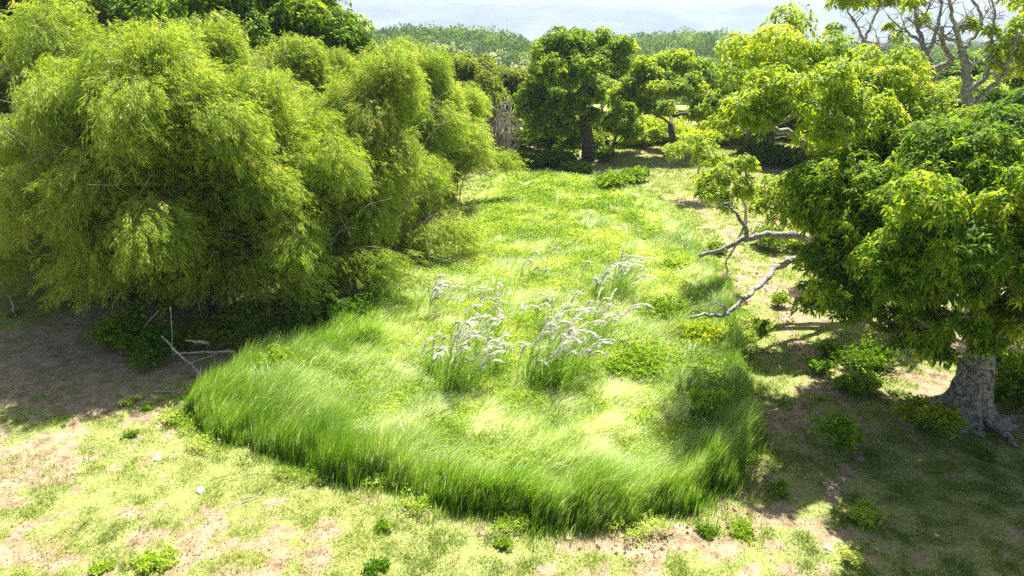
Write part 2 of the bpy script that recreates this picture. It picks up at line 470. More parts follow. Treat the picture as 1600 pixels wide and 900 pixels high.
def sublobes(macro, per=9, sr=.42, low=-.45):
    out = []
    for c, Rm in macro:
        d = rdir(per * 2); d = d[d[:, 2] > low][:per]
        for q in d: out.append((np.asarray(c) + q * Rm * rng.uniform(.55, .92) * np.array([1, 1, .9]), Rm * sr * rng.uniform(.75, 1.3)))
    return out

def whorls(mb, lobes, dens, leaf, wid, v0=.45, vs=.16, k=8, droop=.4, inner=.35, flat=.88):
    for c, r in lobes:
        n = max(4, int(dens * 4 * math.pi * r * r)); d = rdir(n); d[:, 2] = np.where(d[:, 2] < -.35, -d[:, 2], d[:, 2])
        rad = r * np.where(rng.uniform(size=n) < inner, rng.uniform(.25, .8, n), rng.uniform(.82, 1.1, n))
        pos = c + unit(d) * rad[:, None] * np.array([1, 1, flat])
        ax = unit(unit(d) + np.array([0, 0, .35])); lv = v0 + rng.normal(0, vs * .6); wv = lv + rng.normal(0, vs, n)
        pos = np.repeat(pos, k, 0); ax = np.repeat(ax, k, 0); rd = rdir(n * k)
        rd = unit(rd - ax * np.sum(rd * ax, 1, keepdims=True))
        dd = unit(rd * rng.uniform(.6, 1.1, (n * k, 1)) + ax * rng.uniform(0, .7, (n * k, 1)) - np.array([0, 0, droop]) * rng.uniform(.3, 1.3, (n * k, 1)))
        leaf_geo(mb, pos + rdir(n * k) * leaf * .25, dd, leaf * rng.uniform(.7, 1.2, n * k), wid * rng.uniform(.8, 1.2, n * k),
                 np.clip(np.repeat(wv, k) + rng.normal(0, .06, n * k), 0, 1), .22, .55)

def grow_tree(name, base, label, cat, trunk, r0, r1, macro, mat, bark, dens=9, leaf=.25, wid=.07, per=9, sr=.42, group=None, v0=.45, vs=.16, k=8,
              extra=None, rtwig=.028, low=-.45, bare=None, wig=.1, up=.12, droop=.45, k_tips=1.0):
    root = thing(name, base, label, cat, group); subs = sublobes(macro, per, sr, low)
    tips = [s[0] for s in subs if rng.uniform() < k_tips] + [np.asarray(b) for b in (bare or [])]
    mb = MB(); tree_branches(mb, trunk, r0, r1, tips, rtwig, wig, up)
    if extra: extra(mb)
    link('trunk', mb.mesh('trunk', bark, True, base), root)
    if subs:
        mc = MB(); whorls(mc, subs, dens, leaf, wid, v0, vs, k, droop)
        link('crown', mc.mesh('crown', mat, False, base), root)
    return root

def gz(p): return np.array([p[0], p[1], float(gh(p[0], p[1]))])

# --- the big mango tree, front right
b = gz(G(1506, 655)); bx, by, bz = b
def buttress(mb):
    n, mm = 40, 14; a = np.arange(n) * 2 * math.pi / n; V = []
    for i in range(mm):
        t = i / (mm - 1); z = -.15 + 2.0 * t
        fl = .95 * math.exp(-max(z, 0) / .38)
        lob = np.clip(np.cos(a * 3.0 + .6) * .5 + .5, 0, 1) ** 2 * .8 + (np.clip(np.cos(a * 5 + 1.9), 0, 1)) ** 2 * .6
        rr = .50 - .04 * t + fl * lob * .7 + fl * .12 + .045 * np.sin(a * 7 + z * 2.0) + .03 * np.sin(a * 11 - z * 3) + .02 * rng.normal(size=n)
        V.append(np.stack([bx + rr * np.cos(a), by + rr * np.sin(a), np.full(n, bz + z)], 1))
    i, j = np.meshgrid(np.arange(mm - 1), np.arange(n), indexing='ij'); i = i.ravel(); j = j.ravel(); k = (j + 1) % n
    mb.add(np.concatenate(V), np.stack([i * n + j, i * n + k, (i + 1) * n + k, (i + 1) * n + j], 1))
def roots(mb):
    for az, L, r in [(-155, 1.5, .20), (-118, 1.1, .22), (-62, 1.7, .22), (-40, 1.2, .15), (-8, 2.0, .19), (25, 1.6, .16), (75, 1.4, .2), (140, 1.6, .2), (-175, 1.1, .14)]:
        a = R(az); pts = []
        for q in np.linspace(0, 1, 8):
            aa = a + .25 * math.sin(q * 4 + az); rr = .3 + L * q
            pts.append((bx + rr * math.cos(aa), by + rr * math.sin(aa), bz + .50 * math.exp(-q * 3.6) - .06 * q - .02))
        tube(mb, pts, np.linspace(r, .05, 8), 9, .12)
mac = []
for px, py, Y, r in [(1500, 270, 20, 1.5), (1420, 290, 21, 1.5), (1570, 262, 20.5, 1.6), (1580, 290, 17.5, 1.7), (1480, 300, 18, 1.6), (1380, 330, 20, 1.5),
                     (1330, 380, 20, 1.3), (1290, 440, 19.5, 1.1), (1285, 470, 18.5, .85), (1350, 460, 19, 1.2), (1410, 420, 17, 1.2), (1500, 360, 16, 1.5), (1590, 340, 16.2, 1.5),
                     (1450, 440, 16.2, 1.0), (1560, 430, 16, 1.15), (1500, 470, 15.8, .55), (1640, 330, 18, 1.8), (1680, 260, 20, 2.0), (1660, 450, 17.5, 1.4), (1730, 380, 19, 1.8),
                     (1390, 505, 18.5, .55), (1435, 535, 16.8, .55), (1440, 500, 16.6, .5), (1600, 490, 17, .8), (1560, 530, 16.6, .4), (1470, 262, 22, 1.4), (1600, 260, 22, 1.7),
                     (1700, 260, 23, 2.0), (1790, 300, 21, 2), (1520, 260, 22, 2.0), (1500, 508, 15.6, .5), (1545, 545, 15.8, .38), (1590, 520, 16, .7), (1450, 548, 16, .5), (1600, 440, 15.8, 1.0), (1420, 470, 16.5, .8), (1430, 380, 21, 1.8), (1310, 300, 21, 1.4), (1355, 270, 22, 1.4), (1300, 350, 21.5, 1.3), (1400, 240, 23, 1.5), (1560, 330, 20, 2), (1650, 380, 22, 2), (1760, 460, 18, 1.5)]:
    mac.append((P(px, py, Y), r))
def both(mb): buttress(mb); roots(mb)
grow_tree('mango_tree', b, 'big dark mango tree with thick pale buttressed trunk, front right', 'tree',
          [b + (0, 0, .8), b + (.02, 0, 1.7), b + (0, .05, 2.3), b + (-.1, .1, 2.9), b + (-.05, .3, 3.9), b + (.2, .7, 5.0)], .50, .30, mac, M_mango, M_bark,
          dens=19, leaf=.21, wid=.056, per=9, sr=.45, extra=both, v0=.60, vs=.2, k=9, rtwig=.034, k_tips=.6)

# --- sprawling tree behind it, with low bare grey limbs
b = gz(G(1350, 478)); 
mac = [(P(px, py, Y * (.67 if 150 <= py < 230 and px < 1300 else .71 if py < 230 else .84)), r * (.76 if 150 <= py < 230 and px < 1300 else .84 if py < 230 else .9)) for px, py, Y, r in [(1180, 120, 33, 1.6), (1235, 95, 34, 1.6), (1290, 110, 34, 1.6), (1200, 165, 31, 1.4), (1160, 195, 31, 1.1), (1260, 150, 31, 1.6), (1330, 170, 32, 1.4),
       (1290, 200, 30, 1.3), (1350, 210, 31, 1.3), (1310, 250, 31, 1.1), (1235, 185, 33, 1.3), (1370, 130, 35, 1.6), (1130, 175, 32, .9), (1215, 300, 30, 1.0), (1255, 310, 30, 1.1), (1300, 325, 31, 1.2), (1240, 345, 29.5, .8),
       (1400, 170, 33, 1.5), (1190, 320, 30, .7), (1345, 265, 32, 1.3), (1375, 300, 33, 1.5)]]
def limbs(mb):
    def limb(pp, r, wobble=.10):
        q = np.array([P(*p) for p in pp]); t = np.linspace(0, 1, len(q)); tt = np.linspace(0, 1, len(q) * 4)
        s = np.stack([np.interp(tt, t, q[:, i]) for i in range(3)], 1)
        k = np.array([.25, .5, .25]); s2 = s.copy()
        for _ in range(2):
            s2[1:-1] = k[0] * s2[:-2] + k[1] * s2[1:-1] + k[2] * s2[2:]
        s2[1:-1] += rng.normal(size=(len(s2) - 2, 3)) * wobble * .4
        tube(mb, s2, np.interp(tt, [0, 1], r), 9, .07)
        for _ in range(9):
            i_ = rng.integers(len(s2) // 4, len(s2)); st = s2[i_]; d = unit(np.array([rng.normal(-.4, .7), rng.normal(0, .7), rng.uniform(-.2, 1)])); L = rng.uniform(.25, .9); w0 = min(.025, .4 * np.interp(tt[i_], [0, 1], r))
            p1 = st + d * L * .5 + rng.normal(0, .05, 3); tube(mb, [st, p1, p1 + unit(d + rng.normal(0, .5, 3)) * L * .5], [w0, w0 * .6, .005], 4)
            tube(mb, [p1, p1 + unit(d + rng.normal(0, .9, 3)) * L * .4], [w0 * .5, .004], 4)
    limb([(1350, 392, 27), (1300, 378, 27), (1250, 370, 27), (1200, 365, 27), (1165, 372, 27), (1130, 388, 27), (1092, 400, 27)], (.21, .07))
    limb([(1350, 400, 27), (1285, 402, 27), (1240, 405, 27), (1208, 420, 26), (1190, 445, 25), (1160, 468, 24), (1138, 493, 23), (1100, 490, 22.4), (1078, 497, 22)], (.18, .035))
    limb([(1168, 372, 27), (1162, 350, 27), (1150, 330, 27), (1135, 318, 27)], (.10, .04))
    limb([(1345, 300, 27), (1300, 270, 26.6), (1270, 240, 26.3), (1240, 212, 26), (1200, 200, 26), (1160, 205, 26)], (.22, .07))
    limb([(1352, 330, 27), (1348, 305, 27), (1330, 285, 26.8), (1290, 262, 26.4)], (.28, .14))
    limb([(1350, 315, 27), (1318, 317, 26.6), (1290, 318, 26.2)], (.16, .08))
    limb([(1320, 378, 27), (1290, 360, 26.6), (1262, 350, 26.3), (1235, 330, 26), (1222, 305, 26)], (.15, .05))
    limb([(1138, 493, 23), (1132, 480, 23), (1120, 470, 23.1)], (.05, .02))
grow_tree('sprawling_tree', b, 'lime green spreading tree with low bare grey limbs reaching left over the grass', 'tree',
          [b, b + (0, 0, 1.2), P(1352, 345, 27), P(1348, 300, 27), P(1320, 240, 27.3)], .45, .16, mac, M_lime, M_bark_p,
          dens=12, leaf=.22, wid=.062, per=7, sr=.46, extra=limbs, v0=.5, vs=.17, k=8, rtwig=.026)
# leafy end of its low limb: same tree's growth, built as a small lime bush tree leaning at the field edge
def small_tree(name, px, py, mac_px, label, mat=M_lime, bark=M_bark_p, cat='tree', r=.1, dens=9, leaf=.26, wid=.08, v0=.55, group=None, sr=.5, **kw):
    b = gz(G(px, py)); mac = [(P(*q[:3]), q[3]) for q in mac_px]; c = np.mean([m_[0] for m_ in mac], 0)
    tr = [b - (0, 0, .1), b + (c - b) * np.array([.1, .1, .3]), b + (c - b) * np.array([.35, .35, .55])]
    return grow_tree(name, b, label, cat, tr, r, r * .6, mac, mat, bark, dens, leaf, wid, v0=v0, group=group, sr=sr, **kw)

small_tree('leafy_limb_end', 1165, 350, [(1125, 292, 30, .9), (1150, 270, 31, .8), (1110, 308, 29.5, .7), (1165, 305, 30.5, .7), (1100, 285, 30, .45), (1130, 320, 29.6, .5)],
           'small lime green tree leaning left over the dirt path', per=8, r=.1)
small_tree('thorny_shrub', 1092, 268, [(1065, 245, 47, .9), (1085, 232, 48, 1.0), (1110, 245, 48, 1.1), (1050, 238, 48, .6), (1100, 258, 47, .7)],
           'lime shrub with exposed white twigs beside the far path', cat='shrub', per=7, r=.1, dens=6)

# --- two trees standing alone in the middle distance
def at(px, py, Yc): return P(px, py, Yc)
b = gz(G(920, 250)); Yb = b[1]
mac = [(P(px, py, Yb + dy), r) for px, py, dy, r in [(870, 85, 0, 1.9), (905, 78, 1, 1.9), (940, 82, 0, 1.7), (975, 82, -.5, 1.2), (960, 108, 0, 1.1), (880, 120, -2, 1.9), (915, 115, -2, 1.7), (848, 125, 0, 1.3), (835, 150, 0, 1.3),
       (830, 178, 0, 1.3), (845, 205, -1, 1.4), (875, 200, -2, 1.3), (865, 165, 2, 1.4), (900, 170, -2, 1.3), (898, 205, 1, 1.2), (925, 150, 1, 1.3), (850, 190, 3, 1.5), (890, 225, -1, .8), (925, 185, -1, .9)]]
grow_tree('mango_tree', b, 'tall domed dark green tree standing alone on shaded bare soil beyond the field', 'tree',
          [b - (0, 0, .2), b + (-.1, 0, 1.4), P(917, 215, Yb), P(914, 190, Yb), P(908, 160, Yb), P(915, 125, Yb)], .72, .34, mac, M_mango, M_bark_d, dens=5, leaf=.42, wid=.14, per=14, sr=.46,
          v0=.68, k=6, rtwig=.03, k_tips=.35)
b = gz(G(1050, 240)); Yb = b[1]
mac = [(P(px, py, Yb + dy), r) for px, py, dy, r in [(1020, 115, 0, 1.5), (1055, 105, 1, 1.6), (1090, 115, 0, 1.6), (1115, 135, 0, 1.4), (995, 135, 0, 1.4), (1030, 140, -2, 1.6), (1075, 140, -2, 1.6), (975, 160, 0, 1.3),
       (1000, 175, 0, 1.2), (1105, 165, 0, 1.2), (975, 190, 1, 1.2), (1040, 175, 3, 1.1), (1085, 185, 2, 1.0), (990, 215, 1, 1.0), (960, 145, 2, 1.1), (1120, 155, 2, 1.1)]]
grow_tree('mango_tree', b, 'round bright green tree with forked dark trunk, right of the tall domed tree', 'tree',
          [b - (0, 0, .2), b + (0, 0, 1.2), P(1050, 213, Yb), P(1048, 195, Yb)], .42, .3, mac, M_mango, M_bark_d, dens=5, leaf=.40, wid=.14, per=14, sr=.5, v0=.76, k=6, rtwig=.026, k_tips=.35)
small_tree('young_tree', 956, 244, [(965, 190, 62, 1.1), (985, 205, 62, 1.0), (975, 170, 63, 1.1), (955, 205, 63, .8)], 'thin trunked young tree between the two lone dark trees', M_mango, M_bark_d,
           r=.2, dens=4.5, leaf=.42, wid=.14, v0=.62, k=6, per=7)

# --- tall half bare trees rising behind the mango
def tall(Y, limbs_px, lobes, label, base_px):
    g = P(*base_px, Y); b = gz((g[0], g[1])); root = thing('half_bare_tree', b, label, 'tree'); mb = MB()
    q0 = np.linspace(0, 1, 6)[:, None]; low = b + (g - b) * q0; low[1:-1] += rng.normal(0, .06, (4, 3)); low[0] -= (0, 0, .2)
    tube(mb, low, np.linspace(limbs_px[0][1][0] * 1.4, limbs_px[0][1][0], 6), 9, .04)
    for pts, (ra, rb_), nt_w in limbs_px:
        dY = rng.uniform(-1.3, 1.3) if pts[0] != base_px else 0.0
        q = np.array([P(x_, y_, Y + dY * i_ / max(1, len(pts) - 1)) for i_, (x_, y_) in enumerate(pts)]); tt = np.linspace(0, 1, len(q)); t2 = np.linspace(0, 1, len(q) * 4)
        c = np.stack([np.interp(t2, tt, q[:, k_]) for k_ in range(3)], 1)
        for _ in range(3): c[1:-1] = .25 * c[:-2] + .5 * c[1:-1] + .25 * c[2:]
        c[1:-1] += rng.normal(0, .025, (len(c) - 2, 3)); rr = np.interp(t2, [0, 1], (ra, rb_)); tube(mb, c, rr, 8, .05)
        for _ in range(nt_w):      # forking twigs
            i_ = rng.integers(len(c) // 3, len(c)); st = c[i_]; d = unit(np.array([rng.normal(0, .8), rng.normal(0, .8), rng.uniform(.1, 1.2)])); L = rng.uniform(.5, 1.6)
            p1 = st + d * L * .5 + rng.normal(0, .08, 3); p2 = p1 + unit(d + rng.normal(0, .45, 3)) * L * .5; r_ = min(rr[i_] * .45, .04)
            tube(mb, [st, p1, p2], [r_, r_ * .7, .008], 5)
            for _ in range(3):
                p3 = p1 + unit(d + rng.normal(0, .8, 3)) * L * rng.uniform(.3, .6); tube(mb, [p1, (p1 + p3) / 2 + rng.normal(0, .05, 3), p3], [r_ * .55, r_ * .4, .006], 4)
    link('trunk', mb.mesh('trunk', M_bark_p, True, b), root)
    mc = MB(); whorls(mc, sublobes([(P(*q_[:3]), q_[3]) for q_ in lobes], 7, .5, -.3), 7, .26, .08, .55, .17, 8)
    link('crown', mc.mesh('crown', M_lime, False, b), root)
tall(30, [([(1459, 175), (1456, 140), (1455, 108)], (.24, .20), 1), ([(1455, 108), (1448, 83), (1440, 66), (1437, 45), (1428, 20), (1430, -20)], (.13, .04), 9),
          ([(1456, 127), (1433, 121), (1408, 100), (1387, 83), (1371, 70), (1350, 62)], (.14, .03), 12), ([(1408, 100), (1395, 108), (1370, 98)], (.06, .03), 4),
          ([(1455, 110), (1475, 104), (1490, 92), (1473, 76), (1471, 42)], (.17, .07), 4), ([(1450, 82), (1462, 54), (1469, 25), (1473, -20)], (.09, .04), 8),
          ([(1440, 66), (1420, 50), (1400, 40), (1385, 20)], (.07, .02), 8), ([(1433, 121), (1420, 126), (1400, 125)], (.07, .04), 2)],
     [(1425, 12, 30, .45), (1440, 35, 30.5, .3), (1402, 62, 30, .3), (1470, -25, 30, .8)], 'tall nearly leafless tree with forking grey limbs above the big mango', (1459, 175))
tall(29, [([(1512, 184), (1510, 142), (1512, 125), (1510, 100), (1502, 79)], (.22, .15), 1), ([(1502, 79), (1496, 54), (1487, 25), (1481, -15)], (.11, .05), 9),
          ([(1502, 79), (1517, 62), (1533, 46), (1535, 21), (1517, 0), (1512, -20)], (.10, .04), 9), ([(1512, 144), (1533, 129), (1542, 117), (1552, 96), (1558, 75)], (.13, .05), 5),
          ([(1515, 167), (1537, 146), (1562, 125), (1571, 108), (1583, 83), (1590, 50)], (.12, .05), 6), ([(1496, 67), (1475, 58), (1454, 42), (1440, 20)], (.07, .02), 9),
          ([(1552, 96), (1548, 60), (1556, 30), (1550, 0)], (.06, .03), 8)],
     [(1568, 82, 29, .8), (1592, 92, 29, .8), (1545, 52, 29.4, .35), (1590, 48, 29, .75), (1582, 8, 29, .8), (1515, 42, 29, .25), (1610, 120, 28.6, .8), (1560, 110, 29, .35), (1620, 40, 29, .8)],
     'tall grey tree near the right edge with sparse leaves on its right side', (1512, 184))
tall(36, [([(1352, 140), (1352, 108), (1349, 79), (1350, 62)], (.19, .12), 2), ([(1350, 62), (1340, 40), (1325, 20), (1318, 0)], (.08, .03), 8), ([(1350, 62), (1360, 40), (1372, 15), (1380, -10)], (.08, .03), 8),
          ([(1351, 115), (1342, 108), (1321, 87), (1296, 77)], (.08, .03), 7), ([(1349, 80), (1335, 62), (1318, 58)], (.05, .02), 5)],
     [(1340, 14, 36, .7), (1365, 10, 36, .7), (1390, 8, 36, .7), (1320, 5, 36, .6), (1305, 48, 36, .35), (1402, -5, 36, .7), (1390, 45, 36.5, .25), (1350, -25, 36, .9)],
     'slim pale tree left of the tall leafless one, tufted at the top', (1352, 140))

# --- background trees: three kinds, copied
protos = []
def proto(name, label, base, hgt, wdt, mat, bark, n=12, r=.25, v0=.5, seed=1, leaf=.40, dens=5.5, group='trees standing beyond the field'):
    b = gz(base); mac = []
    for i in range(n):
        a = rng.uniform(0, 6.283); q = rng.uniform(0, 1) ** .6
        mac.append((b + np.array([math.cos(a) * q * wdt * .34, math.sin(a) * q * wdt * .34, hgt * (.48 + .36 * (1 - q * q) * rng.uniform(.6, 1))]), wdt * rng.uniform(.17, .24)))
    for i in range(n // 2):
        a = i * 6.283 / (n // 2) + rng.uniform(-.3, .3)
        mac.append((b + np.array([math.cos(a) * wdt * .36, math.sin(a) * wdt * .36, hgt * rng.uniform(.3, .5)]), wdt * rng.uniform(.14, .19)))
    return grow_tree(name, b, label, 'tree', [b - (0, 0, .3), b + (.1, 0, hgt * .2), b + (0, .1, hgt * .4)], r, r * .6, mac, mat, bark, dens=dens, leaf=leaf, wid=leaf * .36, per=9, sr=.46,
                     v0=v0, k=6, rtwig=.05, group=group, k_tips=.4)

A = proto('broadleaf_tree', 'dark green bushy tree at the far right edge behind the tall grey tree', G(1590, 300), 8.5, 9, M_mango, M_bark_d, 14, .3, .5)
D = proto('tall_tree', 'tall dark tree rising above the bamboo left of centre mass', G(200, 262), 14.5, 9.5, M_mango, M_bark_d, 18, .34, .62, leaf=.30, dens=7)
Bt = proto('broadleaf_tree', 'olive green rounded tree directly behind the last bamboo clump', G(735, 232), 9.0, 9, M_olive, M_bark_d, 13, .28, .5)
Ct = proto('broadleaf_tree', 'pale lime rounded tree between the round bright tree and the sprawling tree', G(1165, 246), 8.2, 8, M_lime, M_bark_p, 12, .25, .4)
def cpy(src, px, Y, label, rz, sc, py=None):
    x = (px - 800) / F * (Y * cp + (H) * sp); p_ = gz((x, Y)); return copy_thing(src, p_, label, rz, sc)
for src, px, Y, lab, rz, sc in [
    (Bt, 790, 76, 'olive tree just left of the tall domed tree, behind the brown twigs', 1.2, .85),
    (A, 745, 100, 'dark tree farthest back left of the brown twigs', .9, 1.0),
    (Bt, 860, 104, 'olive tree farthest back behind the left half of the tall domed tree', 5.2, .95),
    (Bt, 975, 104, 'olive tree farthest back between the two lone trees', 3.9, .9),
    (A, 1045, 106, 'dark tree farthest back behind the round bright tree', 2.7, .85),
    (Bt, 690, 82, 'olive tree half hidden by the bamboo below the far hill', 2.6, 1.0),
    (A, 820, 92, 'low dark tree between the olive trees and the tall domed tree', 2.2, .72),
    (Ct, 940, 96, 'pale tree seen through the gap behind the tall domed tree', 1.1, .75),
    (A, 1000, 90, 'dark tree behind the left side of the round bright tree', .4, .62),
    (Ct, 1095, 98, 'lime tree behind the right side of the round bright tree', 2.2, .72),
    (A, 1140, 78, 'grey green tree with high crown right of the round bright tree', 3.4, 1.02),
    (A, 1260, 62, 'dark tree behind the middle of the sprawling lime tree', 5.0, 1.05),
    (Bt, 1210, 84, 'olive tree behind the left side of the sprawling lime tree', 4.2, 1.0),
    (Ct, 1330, 60, 'bright lime tree behind the slim pale tree', .3, 1.12),
    (A, 1400, 52, 'dark tree behind the gap between the two slim grey trunks', 1.3, 1.0),
    (Ct, 1450, 47, 'lime tree filling the gap below the leafless tree', 3.8, 1.05),
    (A, 1530, 44, 'dark tree behind the two tall grey trunks', 2.9, .98),
    (Bt, 1620, 50, 'olive tree at the right edge behind the mango crown', 3.1, 1.15),
    (Ct, 1640, 62, 'pale tree farthest back at the right edge', 1.7, 1.2),
    (A, 1480, 70, 'dark tree farthest back between the tall grey trunks', 4.6, 1.1),
    (A, 15, 46, 'broad dark tree at the far left edge behind the bamboo', .8, 1.32),
    (D, 110, 45, 'tall light tree rising above the bamboo near the left edge', 2.0, 1.2),
    (D, 290, 48, 'small dark treetop peeping over the bamboo beside the sky gap', 5.3, 1.0),
    (D, 385, 45, 'light treetop rising over the bamboo right of the sky gap', .2, 1.15),
    (D, 500, 44, 'dark open treetop standing out against the sky above the bamboo', 1.9, 1.02)]:
    cpy(src, px, Y, lab, rz, sc)

# ------------------------------------------------------------------ bamboo
def bamboo(base, label, hgt, spread, nc=34, skew=(0, 0), sprays=230, name='bamboo_clump'):
    b = gz(base); root = thing(name, b, label, 'bamboo', 'bamboo clumps along the left of the field'); mc = MB()
    nb = nc // 4; bund = []
    for bi in range(nb):
        q = (bi + .35) / nb
        bund.append((bi * 2.39996 + rng.normal(0, .3), q, hgt * (1.0 - .78 * q ** 1.6) * rng.uniform(.86, 1.10), spread * (.14 + .86 * q ** .55) * rng.uniform(.8, 1.15), rng.normal(0, .10)))
    for ci in range(nc):
        a, q, hc, S_, vb = bund[ci % nb]
        a = a + rng.normal(0, .07); hc *= rng.uniform(.92, 1.03); S_ *= rng.uniform(.9, 1.06)
        o = np.array([math.cos(a), math.sin(a)]); b0 = o * rng.uniform(.2, 1.1) * (.4 + q)
        sk = np.array(skew)
        def path(t):
            t = np.asarray(t, float)[..., None]
            xy = b0 + o * S_ * (.22 * t + .78 * t ** 2.0) + sk * t ** 1.5 * hc * .12
            z = hc * (2.62 * t - 1.72 * t ** 2)
            return np.concatenate([xy, z], -1)
        mbc = MB(); tt = np.linspace(0, 1, 12); tube(mbc, path(tt), np.linspace(.045, .008, 12), 5, .02)
        link('culm', mbc.mesh('culm', M_culm, True), root)
        n = int(sprays * (.5 + .7 * hc / hgt)); t = .22 + .78 * rng.uniform(size=n) ** .8
        pc = path(t); tg = unit(path(np.minimum(t + .03, 1.03)) - pc)
        rb = (1.22 * np.sin(np.clip((t - .08) * .98, 0, 1) * math.pi) ** .6 * .9 + .22) * (hgt / 10); ph = rng.uniform(0, 6.283, n)
        rd = np.stack([np.cos(ph), np.sin(ph), rng.uniform(-.5, .6, n)], 1); rho = rng.uniform(.1, 1, n) ** .6 * rb
        sp_ = pc + unit(rd) * rho[:, None]; hang = rng.uniform(0, 1, n) ** 1.3 * np.clip((t - .3) / .5, 0, 1) * 1.35 * hgt / 10; sp_[:, 2] -= .35 * rho ** 1.5 + hang; sp_[:, :2] += o * (hang * .10)[:, None]
        sp_[:, 2] = np.maximum(sp_[:, 2], .25 + rng.uniform(0, .4, n))
        k = 19; v = .61 + vb + rng.normal(0, .17, n)
        P0 = np.repeat(sp_, k, 0); N = n * k
        fl = unit(np.repeat(unit(rd) * .55 + tg * .5, k, 0) + np.array([.30, 0, -.38]))
        along = rng.uniform(-.34, .26, (N, 1)); d = unit(fl + rdir(N) * .55)
        leaf_geo(mc, P0 + fl * along + rdir(N) * .07, d, rng.uniform(.13, .25, N), rng.uniform(.022, .036, N), np.clip(np.repeat(v, k) + rng.normal(0, .1, N) + (rng.uniform(size=N) < .02) * .5, 0, 1), .18)
    for ci in range(16):      # bare dead canes poking out through the leaves
        a = rng.uniform(0, 6.283); o = np.array([math.cos(a), math.sin(a)]); L = rng.uniform(.35, .95); t = np.linspace(0, 1, 8)[:, None]; zt = rng.uniform(.12, .9) * hgt; S_ = spread * rng.uniform(.6, .95)
        pts = np.concatenate([o * (.5 + S_ * t ** 1.6), zt * (1.5 * t - .5 * t ** 2.5)], 1) + rng.normal(0, .07, (8, 3)); pts[:, 2] = np.maximum(pts[:, 2], .02)
        mbc = MB(); tube(mbc, pts, np.linspace(.03, .006, 8), 5, .05)
        for _ in range(4):
            i_ = rng.integers(3, 7); tube(mbc, [pts[i_], pts[i_] + rng.normal(0, .4, 3), pts[i_] + rng.normal(0, .7, 3)], [.010, .007, .003], 4)
        link('dead_cane', mbc.mesh('dead_cane', M_dead, True), root)
    link('foliage', mc.mesh('foliage', M_bamboo), root)
    return root
B1 = bamboo(G(335, 500), 'front bamboo clump nearest the camera, drooping over the fallen poles', 10.6, 4.7, 60, (-.3, -.3), 300)
B2 = bamboo(G(640, 345), 'tall dense bamboo clump bulging over the left side of the field', 10.4, 5.0, 54, (.3, 0), 240)
B3 = bamboo(G(185, 478), 'loose bamboo clump at the left edge shading bare soil', 9.8, 4.6, 54, (-.3, -.2), 250)
for src, px, py, lab, rz, sc in [
    (B2, 478, 474, 'bamboo clump right of the front one with long plumes touching the grass', 2.5, .92),
    (B1, 596, 425, 'bamboo clump in the middle of the row, its plumes spilling onto the field', 4.0, .92),
    (B3, 700, 318, 'last bamboo clump of the row, rounded and low beside the far soil patch', 1.1, .86),
    (B3, 560, 345, 'bamboo clump hidden behind the middle of the row with only its arching top showing', 2.2, 1.05),
    (B2, 330, 410, 'high bamboo clump behind the front one', 5.1, 1.10),
    (B1, 200, 395, 'high bamboo clump behind the left edge one', 1.3, 1.10),
    (B2, 0, 345, 'bamboo clump cut off by the left edge of the picture', .9, 1.0),
    (B1, 60, 370, 'bamboo clump at upper left in front of the broad dark tree', 3.0, 1.05),
    (B3, 450, 370, 'bamboo clump behind the row under the open treetop', 4.4, 1.12)]:
    copy_thing(src, gz(G(px, py)), lab, rz, sc)

# ------------------------------------------------------------------ tall grass field
def in_view(x, y, m=1.12, zz=0):
    dz = H; f = y * cp + dz * sp; u = x / f * F; w = (-y * sp + dz * cp) / f * F
    return (np.abs(u) < 800 * m) & (w < 450 * m + 20) & (f > 1)

def scatter(n, x0, x1, y0, y1, p=1.0):
    """more points near the camera"""
    u = rng.uniform(size=n); y = (y0 ** (1 - p) + u * (y1 ** (1 - p) - y0 ** (1 - p))) ** (1 / (1 - p)) if p != 1 else y0 * (y1 / y0) ** u
    return rng.uniform(x0, x1, n), y

_pb = [(*G(a, b, .6)[:2], rx, ry, w) for a, b, rx, ry, w in [(1052, 352, .8, 4.5, 1), (1030, 330, 1.2, 3, .8), (1085, 420, .8, 2, .9), (1010, 420, 1.6, 2.2, .8), (1110, 455, .8, 1.4, .9), (1130, 480, .5, 1.0, .8), (900, 710, 1.5, .8, .9), (960, 670, .7, .8, .8), (1110, 700, .6, .4, .9),
        (880, 660, .8, .7, .7), (640, 640, 1.6, .35, .7), (760, 665, 1.5, .4, .7), (500, 615, 1.2, .35, .6), (960, 300, 1.5, 2, .6), (1150, 530, .4, 1.5, .6), (820, 700, 1.2, .5, .6), (940, 600, .8, .8, .4)]]
def pale(x, y):   # silky seed heads, with whitish sheen painted into the blade colour
    b = np.zeros(np.shape(x))
    for bx, by, rx, ry, w in _pb: b = np.maximum(b, w * np.exp(-((x - bx) / rx) ** 2 - ((y - by) / ry) ** 2))
    return np.clip(ss(.25, 1.1, b * .62 + 2.2 * (fbm((x + .5 * y) / 1.3, (y - .5 * x) / .35, 61, 4) - .5)), 0, 1) * .8

